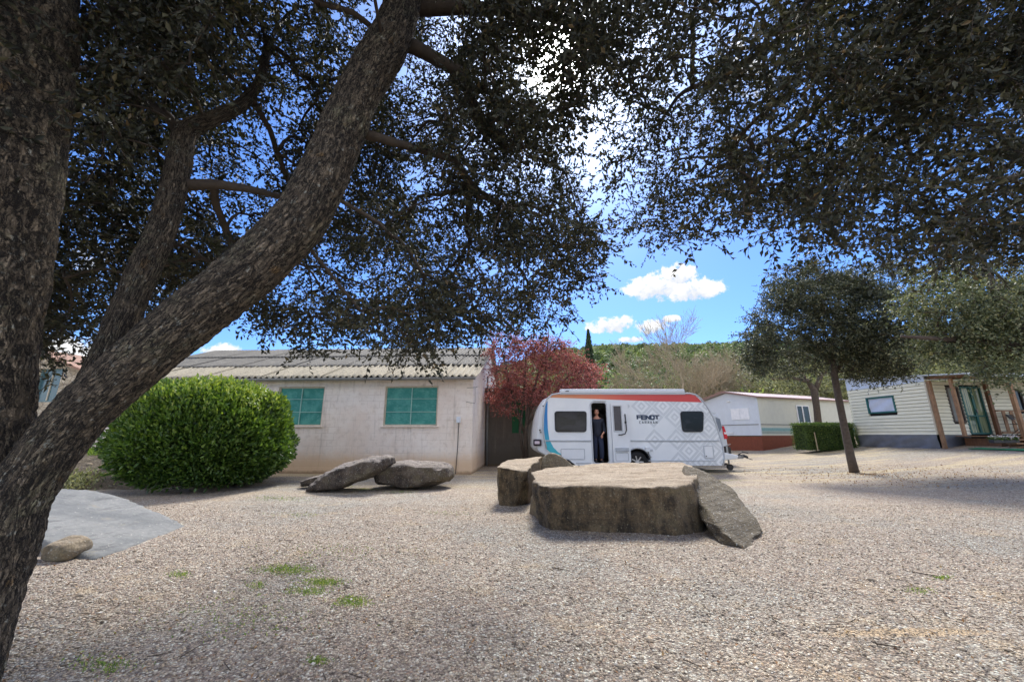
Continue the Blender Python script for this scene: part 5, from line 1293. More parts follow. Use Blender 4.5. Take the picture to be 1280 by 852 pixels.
# ================================================================== CARAVAN
def stroke_font(mb, text, x, z, h, wd, th, gap, y0, y1, italic=0):
    S = {'F': [((0, 0), (0, 1)), ((0, 1), (1, 1)), ((0, .52), (.8, .52))], 'E': [((0, 0), (0, 1)), ((0, 1), (1, 1)), ((0, .5), (.85, .5)), ((0, 0), (1, 0))],
         'N': [((0, 0), (0, 1)), ((0, 1), (1, 0)), ((1, 0), (1, 1))], 'D': [((0, 0), (0, 1)), ((0, 1), (.7, 1)), ((.7, 1), (1, .7)), ((1, .7), (1, .3)), ((1, .3), (.7, 0)), ((.7, 0), (0, 0))],
         'T': [((0, 1), (1, 1)), ((.5, 0), (.5, 1))], 'C': [((1, 1), (.2, 1)), ((.2, 1), (0, .8)), ((0, .8), (0, .2)), ((0, .2), (.2, 0)), ((.2, 0), (1, 0))],
         'A': [((0, 0), (.5, 1)), ((.5, 1), (1, 0)), ((.2, .35), (.8, .35))], 'R': [((0, 0), (0, 1)), ((0, 1), (1, 1)), ((1, 1), (1, .5)), ((1, .5), (0, .5)), ((.45, .5), (1, 0))], 'V': [((0, 1), (.5, 0)), ((.5, 0), (1, 1))]}
    k = 0
    for ch in text:
        for (a, b) in S[ch]:
            p = Vector((x + a[0] * wd, 0, z + a[1] * h)); q = Vector((x + b[0] * wd, 0, z + b[1] * h)); d_ = (q - p); e = d_.normalized() * th[0] / 2 if abs(d_.z) < 1e-6 else Vector()
            n_ = Vector((-d_.z, 0, d_.x)).normalized(); t = th[0] if abs(d_.z) > abs(d_.x) * .3 else th[1]
            vs = [p - e + n_ * t / 2, p - e - n_ * t / 2, q + e - n_ * t / 2, q + e + n_ * t / 2]; yy = y0 - .0006 * (k % 7); k += 1
            mb.add([(v.x, yy, v.z) for v in vs] + [(v.x, y1, v.z) for v in vs], [(0, 1, 2, 3), (0, 4, 5, 1), (1, 5, 6, 2), (2, 6, 7, 3), (3, 7, 4, 0)])
        x += wd + gap
def caravan():
    O = Vector((4.2, 13.5, 0)); fr = Frame(O, 0); c = lambda px, py, yl=0: fr.hit(px, py, yl)
    root = empty('caravan', O, 'white touring caravan with red and blue stripes and its door open', 'caravan')
    zo = lambda X, Y: (640 + X / 3.872, 460 + Y / 3.872)
    def body_fn(T, b):
        p = T.obj(); x, y, z = T.xyz(p)
        def rings(sx, sz, ox, oz, w_):
            u = T.m('ADD', T.m('ADD', x, ox), T.m('ADD', z, oz)); v = T.m('SUBTRACT', T.m('ADD', x, ox), T.m('ADD', z, oz))
            fu = T.m('ABSOLUTE', T.m('SUBTRACT', T.m('FRACT', T.m('DIVIDE', u, sx)), .5)); fv = T.m('ABSOLUTE', T.m('SUBTRACT', T.m('FRACT', T.m('DIVIDE', v, sx)), .5))
            d_ = T.m('MULTIPLY', T.m('MAXIMUM', fu, fv), 2)
            r1 = T.m('MULTIPLY', T.m('GREATER_THAN', d_, .66), T.m('LESS_THAN', d_, .96)); r2 = T.m('MULTIPLY', T.m('GREATER_THAN', d_, .18), T.m('LESS_THAN', d_, .40))
            return T.m('MAXIMUM', r1, r2), T.m('FLOOR', T.m('DIVIDE', u, sx)), T.m('FLOOR', T.m('DIVIDE', v, sx))
        rg, iu, iv = rings(.74, 0, .12, .05, .1)
        h = T.n('ShaderNodeTexWhiteNoise', dict(noise_dimensions='2D'), Vector=T.n('ShaderNodeCombineXYZ', X=iu, Y=iv, Z=0.0)).outputs[0]
        right = T.sm(x, -.25, -.2); left2 = T.m('GREATER_THAN', T.m('ADD', x, T.m('MULTIPLY', z, .9)), 1.25)
        mk = T.m('MULTIPLY', T.m('MULTIPLY', rg, right), T.m('MULTIPLY', left2, T.m('GREATER_THAN', h, .27)))
        base = T.mix(T.sm(T.noise(p, 1.2, 4), .3, .7), L(224, 229, 232), L(234, 238, 240))
        col = T.mix(T.m('MULTIPLY', mk, .85), base, L(202, 208, 212))
        T.put(b.inputs['Base Color'], col); b.inputs['Roughness'].default_value = .35
        b.inputs['Coat Weight'].default_value = .3
    MS = material('caravan_side_print', body_fn); MW = plain('caravan_white', L(226, 230, 233), .35, .03, 2); MG = plain('caravan_trim', L(186, 191, 196), .4, .04, 4, .1)
    seams = plain('seam_grey', L(132, 138, 144), .5)
    # side profile (traced, then real depth 2.3 m)
    ol = [(720, 581.2), (700.7, 566.5), (690, 563.5), (683, 560), (680.3, 548), (678.7, 537), (679.3, 520), (681, 506), (684, 498), (690, 493), (702, 491.2), (780, 491), (862, 491.5), (870, 493.5), (876, 498), (883, 507), (890.5, 519.5), (895, 530), (898.5, 541), (903, 556), (905.7, 573), (903.5, 581.5)]
    prof = [c(*q) for q in ol]
    # door opening
    dx0, dz1 = c(*zo(382, 168)); dx1, dz0 = c(*zo(470, 458)); door = rrect(dx0, dz0, dx1, dz1, .09)
    arch = (c(*zo(610, 440))[0], .33)
    wx = arch[0]; wr = .43; wheel_arch = [(wx + wr * math.cos(a), .33 + wr * math.sin(a)) for a in [pi * k / 14 for k in range(15)]]
    prof2 = []                                  # insert arch in the bottom edge
    zb0 = prof[0][1]; zb1 = prof[-1][1]
    prof2 = prof + [(wx + wr, zb1 + .0)] + [q for q in wheel_arch if q[1] > zb1 + .03] + [(wx - wr, zb0 + .0)]
    mb = MB(); holed(mb, prof2, [door], 0, .035); mb.build('side_panel', MS, root)
    mb = MB(); mb.prism(prof, 2.26, 2.3); mb.build('far_side_panel', MW, root)
    # shell: roof, nose, rear
    sh = MB(); n = len(prof); inn = [(x * 1, z) for x, z in prof]
    cx = sum(p[0] for p in prof) / n; cz = sum(p[1] for p in prof) / n
    vs = []; shr = lambda p, k: (p[0] + (cx - p[0]) / abs(cx - p[0] + 1e-6) * k, p[1] + (cz - p[1]) / abs(cz - p[1] + 1e-6) * k * .4)
    for y, k in ((.035, 0.004), (2.26, 0.004)): vs += [(shr(p, k)[0], y, shr(p, k)[1]) for p in prof]
    sh.add(vs, [(i, (i + 1) % n, n + (i + 1) % n, n + i) for i in range(n)])
    sh.build('shell', MW, root)
    # perimeter trim rail
    tr = MB(); tr.tube([(x, -.004, z) for x, z in prof[3:]], .028, 8); tr.build('edge_rail', MG, root, smooth=True)
    # rear moulding bulging beyond the side
    rb = [(685, 566), (678.7, 568), (668.4, 563), (665.2, 558), (665.6, 547), (667, 533), (669, 522), (671.5, 513), (675, 505), (679, 499), (685, 496.5), (690, 497)]
    f = Frame(O + Vector((0, .35, 0)), 0); pf = [f.hit(*q) for q in rb]; m_ = MB()
    n = len(pf); vs = []
    for y, k in ((.03, .35), (.12, .8), (.4, 1), (1.9, 1), (2.18, .8), (2.27, .35)): vs += [(pf[-1][0] + (p[0] - pf[-1][0]) * k + (1 - k) * .08 * 0, y, p[1]) for p in pf]
    m_.add(vs, [(j * n + i, j * n + (i + 1) % n, (j + 1) * n + (i + 1) % n, (j + 1) * n + i) for j in range(5) for i in range(n)] + [tuple(range(n)), tuple(range(5 * n, 6 * n))][::1])
    rearo = m_.build('rear_moulding', MW, root, smooth=True)
    for o_ in (rearo,): o_.modifiers.new('s', 'EDGE_SPLIT').split_angle = R(45)
    tl = MB(); a = f.hit(*zo(100, 343)); b = f.hit(*zo(134, 375)); cc = ((a[0] + b[0]) / 2 + .03, .18, (a[1] + b[1]) / 2)
    lampm = plain('lamp_black', L(40, 30, 36), .3)
    MB().box(cc, (b[0] - a[0] + .03, .34, a[1] - b[1])).build('tail_light', lampm, root, bevel=.04)
    MB().box((cc[0] - .02, cc[1] - .14, cc[2]), ((b[0] - a[0]) * .72, .1, (a[1] - b[1]) * .45)).build('lamp_lens', plain('lamp_pinkish', L(206, 190, 200), .2), root, bevel=.02)
    for q, s_ in (((124, 300), .05), ((140, 185), .03), ((127, 310), .03)):
        a = f.hit(*zo(*q)); MB().box((a[0] + .06, -.0 + .2, a[1]), (.05, .3, s_)).build('fitting', M_dark, root, bevel=.01)
    # stripes
    def stripe_fn(T, b):
        x, y, z = T.xyz(T.obj()); t = T.sm(x, -3.0, 1.2); T.put(b.inputs['Base Color'], T.ramp(t, [(0, L(216, 150, 108)), (.35, L(224, 128, 96)), (.7, L(214, 92, 80)), (1, L(208, 66, 64))])); b.inputs['Roughness'].default_value = .35
    pol = [zo(*q) for q in ((184, 128), (230, 126), (500, 125), (868, 126), (884, 131), (902, 146), (919, 165), (860, 163), (700, 160), (480, 152), (300, 145), (186, 142))]
    MB().prism([c(*q) for q in pol], -.006, .002).build('red_stripe', material('red_stripe', stripe_fn), root)
    def blue_fn(T, b):
        x, y, z = T.xyz(T.obj()); T.put(b.inputs['Base Color'], T.mix(T.sm(z, .7, 1.7), L(56, 176, 190), L(48, 130, 196))); b.inputs['Roughness'].default_value = .35
    pol = [zo(*q) for q in ((166, 158), (172, 160), (171, 230), (173, 290), (181, 345), (200, 382), (222, 405), (240, 417), (226, 418), (205, 410), (184, 405), (168, 392), (158, 370), (154, 330), (153, 280), (156, 210))]
    MB().prism([c(*q) for q in pol], -.008, .002).build('blue_stripe', material('blue_stripe', blue_fn), root)
    # waist moulding
    def hbar(nm, X0, X1, Yz, h, mt, dp=.02, gap=None):
        a = c(*zo(X0, Yz)); b = c(*zo(X1, Yz)); MB().box(((a[0] + b[0]) / 2, -dp / 2, a[1]), (b[0] - a[0], dp, h)).build(nm, mt, root, bevel=.004)
    hbar('moulding', 160, 383, 350, .030, MG); hbar('moulding', 574, 1000, 350, .030, MG); hbar('moulding_seam', 160, 383, 354.5, .012, seams, .012); hbar('moulding_seam', 574, 1000, 354.5, .012, seams, .012)
    hbar('skirt_rail', 310, 383, 458, .03, MG); hbar('skirt_rail', 660, 985, 447, .03, MG)
    # windows
    def win(poly, nm='window'):
        q = [c(*zo(*p_)) for p_ in poly]; o = MB().prism(q, -.03, .0).build(nm, plain('window_rubber', L(26, 28, 32), .5), root, bevel=.012)
        cx_ = sum(p_[0] for p_ in q) / len(q); cz_ = sum(p_[1] for p_ in q) / len(q); k = .93
        MB().prism([(cx_ + (x - cx_) * k, cz_ + (z - cz_) * k) for x, z in q], -.036, -.031).build('pane', M_cglass, o); return o
    def curve(x0, y0, x1, y1, r, taper=0):
        out = []
        for cx_, cy, a0 in ((x1 - r, y1 - r, 0), (x0 + r, y1 - r, 90), (x0 + r, y0 + r, 180), (x1 - r, y0 + r, 270)):
            for k in range(5):
                a = R(a0 + 90 * k / 4); X = cx_ + r * math.cos(a); Y = cy + r * math.sin(a); t = (Y - y0) / (y1 - y0); X += (1 if X < (x0 + x1) / 2 else -.2) * taper * t; out.append((X, Y))
        return out
    def gl(T, b):
        p = T.obj(); n_ = T.noise(T.map(p, scale=(.5, 1, 1.2)), 1.6, 2, .4, 1.6)
        T.put(b.inputs['Base Color'], T.mix(T.sm(n_, .5, .68), L(14, 14, 17), L(40, 40, 46))); b.inputs['Roughness'].default_value = .14; b.inputs['Specular IOR Level'].default_value = .3
    M_cglass = material('tinted_acrylic', gl)
    win(curve(205, 208, 361, 309, 13, 4)); win(curve(812, 208, 927, 309, 15, 12))
    # door leaf folded back
    a = c(*zo(474, 165)); b = c(*zo(575, 456)); x0, x1, z0, z1 = a[0], b[0], b[1], a[1]
    wa = c(*zo(484, 184)); wb = c(*zo(530, 302))
    dm = plain('door_skin', L(226, 230, 233), .45, .03)
    m_ = MB(); holed(m_, rrect(x0, z0, x1, z1, .07), [rrect(wa[0] + .02, wb[1], wb[0], wa[1], .02)], -.075, -.03); dl = m_.build('door', dm, root, bevel=.006)
    MB().box(((wa[0] + wb[0]) / 2 + .01, -.055, (wa[1] + wb[1]) / 2), (wb[0] - wa[0], .01, wa[1] - wb[1])).build('pane', plain('smoked_pane', L(66, 60, 64), .2), dl)
    g = MB(); gg = rrect(wa[0] - .015, wb[1] - .05, wb[0] + .03, wa[1] + .03, .03); holed(g, gg, [rrect(wa[0] + .02, wb[1] + .0, wb[0], wa[1], .02)], -.088, -.074); g.build('window_frame', MG, dl)
    hx = c(*zo(545, 250)); h2 = c(*zo(543, 322)); MB().tube([(hx[0], -.09, c(*zo(0, 222))[1]), (hx[0], -.12, hx[1]), (hx[0] + .01, -.12, h2[1] + .15), (hx[0] - .05, -.12, h2[1] + .03), (hx[0] - .16, -.12, h2[1]), (c(*zo(492, 0))[0], -.09, h2[1])], .018, 8).build('grab_handle', M_dark, dl, smooth=True)
    MB().box((hx[0], -.10, c(*zo(0, 262))[1]), (.06, .05, .07)).build('latch', M_dark, dl, bevel=.01)
    p0 = c(*zo(497, 383)); p1 = c(*zo(563, 403)); MB().box(((p0[0] + p1[0]) / 2, -.105, (p0[1] + p1[1]) / 2), (p1[0] - p0[0], .06, p0[1] - p1[1])).build('pocket', plain('pocket_grey', L(176, 182, 188), .5), dl, bevel=.02)
    m_ = MB(); q0 = c(*zo(497, 408)); q1 = c(*zo(563, 448)); holed(m_, rrect(q0[0], q1[1], q1[0], q0[1], .03), [rrect(q0[0] + .02, q1[1] + .02, q1[0] - .02, q0[1] - .02, .02)], -.082, -.072); m_.build('door_panel', MG, dl)
    # door frame
    m_ = MB(); holed(m_, rrect(dx0 - .045, dz0 - .03, dx1 + .03, dz1 + .045, .11), [rrect(dx0, dz0, dx1, dz1, .09)], -.018, .0); m_.build('door_frame', MG, root)
    a = c(*zo(392, 157)); b = c(*zo(455, 160)); MB().box(((a[0] + b[0]) / 2, -.03, a[1]), (b[0] - a[0], .05, .035)).build('door_lamp', MW, root, bevel=.01)
    # inside: floor, cupboard, back wall (dark because it is unlit)
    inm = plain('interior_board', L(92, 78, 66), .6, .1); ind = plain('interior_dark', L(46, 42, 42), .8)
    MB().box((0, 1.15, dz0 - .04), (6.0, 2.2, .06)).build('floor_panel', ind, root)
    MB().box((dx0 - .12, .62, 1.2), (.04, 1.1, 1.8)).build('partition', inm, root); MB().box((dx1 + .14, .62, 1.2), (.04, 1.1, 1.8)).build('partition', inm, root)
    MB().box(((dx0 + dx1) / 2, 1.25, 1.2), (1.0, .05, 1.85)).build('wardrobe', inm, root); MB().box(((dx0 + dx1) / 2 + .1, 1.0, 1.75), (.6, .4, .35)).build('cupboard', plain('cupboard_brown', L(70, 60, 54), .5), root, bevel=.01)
    # hatches, vents, lights
    def hatch(X0, Y0, X1, Y1, nm='hatch', r=.04):
        a = c(*zo(X0, Y0)); b = c(*zo(X1, Y1)); m_ = MB(); holed(m_, rrect(a[0], b[1], b[0], a[1], r), [rrect(a[0] + .022, b[1] + .022, b[0] - .022, a[1] - .022, r * .6)], -.014, 0); o = m_.build(nm, MG, root, bevel=.003)
        MB().prism(rrect(a[0] + .03, b[1] + .03, b[0] - .03, a[1] - .03, r * .5), -.009, 0).build('hatch_door', MW if X0 < 500 else MS_hatch, o)
        MB().box((a[0] + .06, -.02, b[1] + .07), (.03, .02, .03)).build('lock', M_dark, o); return o
    MS_hatch = MW
    hatch(235, 388, 354, 442); hatch(925, 374, 980, 436)
    a = c(*zo(653, 392)); MB().box((a[0], -.05, a[1]), (.15, .1, .15)).build('socket_box', plain('socket_white', L(214, 218, 222), .4), root, bevel=.015)
    MB().box((a[0] + .14, -.02, a[1] - .03), (.1, .03, .06)).build('socket_flap', MG, root, bevel=.006)
    MB().tube([(a[0] + .02, -.07, a[1] - .06), (a[0] + .03, -.09, a[1] - .2), (a[0] - .06, -.09, a[1] - .38), (a[0] - .10, -.1, .02)], .011, 6).build('power_cable', M_dark, root)
    # arch trim
    MB().tube([(wx + (wr + .03) * math.cos(t), -.01, .33 + (wr + .03) * math.sin(t)) for t in [pi * (.1 + .8 * k / 16) for k in range(17)]], .03, 8).build('arch_trim', MG, root, smooth=True)
    MB().prism([(wx + (wr) * math.cos(pi * k / 16), .33 + wr * math.sin(pi * k / 16)) for k in range(17)], .3, .32).build('arch_liner', M_void, root)
    MB().box((0, 1.2, .27), (5.4, 1.9, .06)).build('chassis', M_void, root)
    # wheel
    for yy in (.06, 2.05):
        w_ = MB(); prof_w = [(.20, .0), (.30, -.015), (.335, .02), (.34, .1), (.335, .17), (.30, .2), (.2, .2)]; n = 32; vs = []
        for r_, y in prof_w: vs += [(wx + r_ * math.cos(2 * pi * k / n), yy + y, .335 + r_ * math.sin(2 * pi * k / n)) for k in range(n)]
        w_.add(vs, [(j * n + i, j * n + (i + 1) % n, (j + 1) * n + (i + 1) % n, (j + 1) * n + i) for j in range(len(prof_w) - 1) for i in range(n)]); wo = w_.build('wheel', plain('tyre_rubber', L(38, 38, 38), .85), root, smooth=True)
        rm = MB(); n = 24; rm.prism([(wx + .2 * math.cos(2 * pi * k / n), .335 + .2 * math.sin(2 * pi * k / n)) for k in range(n)], yy + .06, yy + .08)
        rm.build('rim', M_dark, wo); sp = MB()
        for k in range(7):
            a = 2 * pi * k / 7; sp.bar((wx + .03 * math.cos(a), yy + .03, .335 + .03 * math.sin(a)), (wx + .2 * math.cos(a), yy + .02, .335 + .2 * math.sin(a)), .035, .03, up=(0, 1, 0))
        sp.tube([(wx, yy + .05, .335), (wx, yy + .0, .335)], .05, 12); sp.build('spokes', plain('alloy', L(190, 192, 194), .3, .04, 4, .7), wo)
    # awning cassette
    a = c(*zo(231, 101)); b = c(*zo(836, 122)); zc = (a[1] + b[1]) / 2
    MB().box(((a[0] + b[0]) / 2, .04, zc + .0), (b[0] - a[0], .16, .15)).build('awning_box', plain('awning_white', L(216, 222, 228), .4, .02), root, bevel=.04, seg=3)
    MB().box((a[0] + .25, -.045, zc), (.12, .01, .025)).build('badge', M_dark, root)
    MB().box(((a[0] + b[0]) / 2, -.02, zc - .10), (b[0] - a[0], .03, .03)).build('awning_rail', MG, root)
    # lettering
    m_ = MB(); a = c(*zo(607, 247)); b = c(*zo(709, 229)); wd = .118; h = b[1] - a[1]; gap = ((b[0] - a[0]) - 5 * wd) / 4
    stroke_font(m_, 'FENDT', a[0], a[1], h, wd, (.054, .042), gap, -.006, .001); m_.build('lettering', plain('navy_print', L(30, 52, 82), .4), root)
    m_ = MB(); a = c(*zo(617, 267)); b = c(*zo(702, 256)); wd = .045; gap = ((b[0] - a[0]) - 7 * wd) / 6
    stroke_font(m_, 'CARAVAN', a[0], a[1], b[1] - a[1], wd, (.017, .014), gap, -.006, .001); m_.build('lettering', plain('grey_print', L(96, 104, 112), .4), root)
    # drawbar, gas cover, jockey wheel
    m_ = MB(); nx0 = c(905, 575)[0]; kx = c(933, 571, 1.15)[0]; zz = .47
    m_.bar((nx0 - .5, .3, zz - .06), (kx - .15, 1.12, zz - .04), .07, .09); m_.bar((nx0 - .5, 2.0, zz - .06), (kx - .15, 1.18, zz - .04), .07, .09); m_.build('drawbar', M_zinc, root)
    MB().prism([(nx0 - .1, .32), (nx0 + .78, .40), (nx0 + .82, .52), (nx0 + .3, .62), (nx0 - .1, .66)], .55, 1.75).build('drawbar_cover', MW, root, bevel=.03)
    MB().box((nx0 + .1, 1.0, .95), (.22, .25, .55)).build('bump_pad', M_dark, root, bevel=.05)
    m_ = MB(); m_.tube([(kx - .35, 1.15, zz), (kx - .1, 1.15, zz + .01), (kx + .04, 1.15, zz - .05)], [.04, .05, .045], 10); m_.tube([(kx - .3, 1.15, zz + .03), (kx - .12, 1.15, zz + .14), (kx + .08, 1.15, zz + .10)], .02, 8); m_.tube([(kx - .25, 1.05, zz), (kx + .12, 1.0, zz - .12)], .012, 6); m_.build('coupling', M_dark, root, smooth=True)
    jx = c(912, 585, 1.0)[0]
    m_ = MB(); m_.tube([(jx, 1.0, .14), (jx, 1.0, .85)], .028, 10); m_.bar((jx, 1.0, .85), (jx + .14, 1.0, .88), .02, .02); m_.build('jockey_post', M_zinc, root)
    m_ = MB(); m_.tube([(jx + .02, .95, .10), (jx + .02, 1.05, .10)], .10, 16); m_.build('jockey_wheel', M_dark, root)
    for X in (c(870, 580)[0], c(725, 580)[0]): MB().bar((X, .5, .28), (X + .12, .5, -.0), .05, .05).build('corner_steady', M_zinc, root)
    return (dx0, dx1, dz0)
cdoor = caravan()

# ================================================================== PERSON in the doorway
def skin(name, nodes, edges, mt, parent, sub=2, root=0):
    me = bpy.data.meshes.new(name); me.from_pydata([n[:3] for n in nodes], edges, []); o = link(name, me, mt, parent)
    sk = o.modifiers.new('skin', 'SKIN'); sk.use_smooth_shade = True
    for i, n in enumerate(nodes):
        r_ = n[3] if isinstance(n[3], tuple) else (n[3], n[3]); me.skin_vertices[0].data[i].radius = r_; me.skin_vertices[0].data[i].use_root = (i == root)
    sb = o.modifiers.new('sub', 'SUBSURF'); sb.levels = sub; sb.render_levels = sub
    return o
def person():
    X = 4.2 + (cdoor[0] + cdoor[1]) / 2 - .05; z0 = cdoor[2] - .01; pos = Vector((X, 13.66, z0))
    root = empty('person', pos, 'person in dark sweatshirt and navy trousers standing in the open caravan doorway', 'person')
    sk_ = plain('skin', L(196, 142, 116), .55, .06, 8); sw = plain('dark_sweatshirt', L(38, 42, 54), .9, .12, 14); tr = plain('navy_trousers', L(36, 44, 66), .85, .12, 14); hair = plain('dark_hair', L(40, 28, 24), .7, .2, 30)
    # body: neck, torso, arms and hands as one skinned surface
    N_ = [(0, .02, .93, .085), (0, .02, 1.10, .09), (0, .02, 1.28, .11), (0, .02, 1.40, .09), (0, .01, 1.47, .052), (0, -.005, 1.55, .055)]; E = [(0, 1), (1, 2), (2, 3), (3, 4), (4, 5)]
    for s_ in (-1, 1):
        i = len(N_); N_ += [(s_ * .16, .02, 1.38, .055), (s_ * .215, .03, 1.14, .043), (s_ * .225, -.02, .92, .030), (s_ * .225, -.035, .875, (.036, .020)), (s_ * .222, -.045, .83, (.036, .017))]
        E += [(3, i), (i, i + 1), (i + 1, i + 2), (i + 2, i + 3), (i + 3, i + 4)]
        if s_ > 0:
            for q_ in range(i + 2, i + 5): N_[q_] = (N_[q_][0] - .035 * (q_ - i - 1), N_[q_][1] - .075, N_[q_][2] + .05, N_[q_][3])
        for k, (ox, ln) in enumerate(((-.026, .062), (-.009, .074), (.009, .070), (.026, .055))):
            j = len(N_); hx_, hy_, hz_ = N_[i + 4][:3]; N_ += [(hx_ + ox, hy_ - .007, hz_ - .03, .0085), (hx_ + ox * 1.05, hy_ - .014, hz_ - .03 - ln * .5, .008), (hx_ + ox, hy_ - .004, hz_ - .03 - ln, .0065)]; E += [(i + 4, j), (j, j + 1), (j + 1, j + 2)]
        j = len(N_); hx_, hy_, hz_ = N_[i + 3][:3]; N_ += [(hx_ - s_ * .033, hy_ - .02, hz_ - .02, .010), (hx_ - s_ * .048, hy_ - .03, hz_ - .05, .009), (hx_ - s_ * .051, hy_ - .034, hz_ - .075, .007)]; E += [(i + 3, j), (j, j + 1), (j + 1, j + 2)]
    for s_ in (-1, 1):
        i = len(N_); N_ += [(s_ * .085, .02, .86, .085), (s_ * .09, .0, .50, .052), (s_ * .09, .02, .12, .036), (s_ * .095, -.03, .05, .035)]; E += [(0, i), (i, i + 1), (i + 1, i + 2), (i + 2, i + 3)]
    body = skin('body', N_, E, sk_, root)
    # clothing
    N2 = [(0, .02, .80, .150), (0, .02, 1.10, .150), (0, .02, 1.27, .158), (0, .02, 1.40, .105), (0, .015, 1.445, .068)]; E2 = [(0, 1), (1, 2), (2, 3), (3, 4)]
    for s_ in (-1, 1):
        i = len(N2); N2 += [(s_ * .165, .02, 1.375, .070), (s_ * .22, .03, 1.14, .060), (s_ * .228 - (.03 if s_ > 0 else 0), -.02 - (.07 if s_ > 0 else 0), .895 + (.05 if s_ > 0 else 0), .052)]; E2 += [(3, i), (i, i + 1), (i + 1, i + 2)]
    skin('sweatshirt', N2, E2, sw, root)
    N3 = [(0, .02, 1.02, .125)]; E3 = []
    for s_ in (-1, 1):
        i = len(N3); N3 += [(s_ * .08, .02, .84, .100), (s_ * .095 + .01, -.05 if s_ > 0 else .0, .50, .078), (s_ * .10, .02, .10, .072)]; E3 += [(0, i), (i, i + 1), (i + 1, i + 2)]
    skin('trousers', N3, E3, tr, root)
    # head
    bm = bmesh.new(); bmesh.ops.create_uvsphere(bm, u_segments=32, v_segments=24, radius=1)
    for v in bm.verts:
        x, y, z = v.co; jaw = 1 - .30 * max(0, -z) ** 1.3; q = Vector((x * .073 * jaw, y * .092 * (1 - .15 * max(0, -z)), z * .115))
        if y < 0:
            nose = math.exp(-((x / .16) ** 2) - ((z + .12) / .20) ** 2); q.y -= .020 * nose
            for s_ in (-1, 1): q.y += .008 * math.exp(-(((x - s_ * .38) / .2) ** 2) - ((z - .12) / .14) ** 2)
            q.y -= .005 * math.exp(-((x / .3) ** 2) - ((z + .46) / .08) ** 2); q.y -= .008 * math.exp(-((x / .3) ** 2) - ((z + .85) / .15) ** 2)
        v.co = q + Vector((0, -.01, 1.625))
    for s_ in (-1, 1):
        m_ = bmesh.ops.create_uvsphere(bm, u_segments=10, v_segments=8, radius=1, matrix=Matrix.Translation((s_ * .073, .008, 1.62)) @ Matrix.Diagonal((.010, .018, .03, 1)))
    me = bpy.data.meshes.new('head'); bm.to_mesh(me); bm.free(); hd = link('head', me, sk_, root, smooth=True)
    em = material('eye', color=L(30, 22, 18), rough=.2)
    for s_ in (-1, 1): MB().box((s_ * .029, -.098, 1.64), (.024, .012, .009)).build('eye', em, hd, bevel=.004); MB().box((s_ * .03, -.1, 1.662), (.034, .01, .006)).build('eyebrow', hair, hd)
    MB().box((0, -.107, 1.572), (.045, .012, .010)).build('mouth', plain('lips', L(160, 92, 84), .5), hd, bevel=.004)
    bm = bmesh.new(); bmesh.ops.create_uvsphere(bm, u_segments=32, v_segments=24, radius=1)
    for v in list(bm.verts):
        x, y, z = v.co; v.co = Vector((x * .081, y * .098, z * .112)) * (1 + .03 * mn.noise(v.co * 6)) + Vector((0, .006, 1.642))
    bmesh.ops.delete(bm, geom=[v for v in bm.verts if v.co.y < -.055 and v.co.z < 1.70], context='VERTS'); bmesh.ops.delete(bm, geom=[v for v in bm.verts if v.co.z < 1.545], context='VERTS')
    me = bpy.data.meshes.new('hair'); bm.to_mesh(me); bm.free(); link('hair', me, hair, hd, smooth=True)
    for s_ in (-1, 1):
        bm = bmesh.new(); bmesh.ops.create_uvsphere(bm, u_segments=16, v_segments=10, radius=1)
        for v in bm.verts: v.co = Vector((v.co.x * .05 + s_ * .095, v.co.y * .13 - .06, max(0, v.co.z * .07 + .035) + .005))
        me = bpy.data.meshes.new('shoe'); bm.to_mesh(me); bm.free(); link('shoe', me, M_dark, root, smooth=True)
    for o in root.children: pass
    root.rotation_euler = (0, 0, R(-6)); s_ = (P(750, 510.5, 13.6).z - z0) / 1.745; root.scale = (s_ * 1.06, s_ * 1.06, s_)
person()

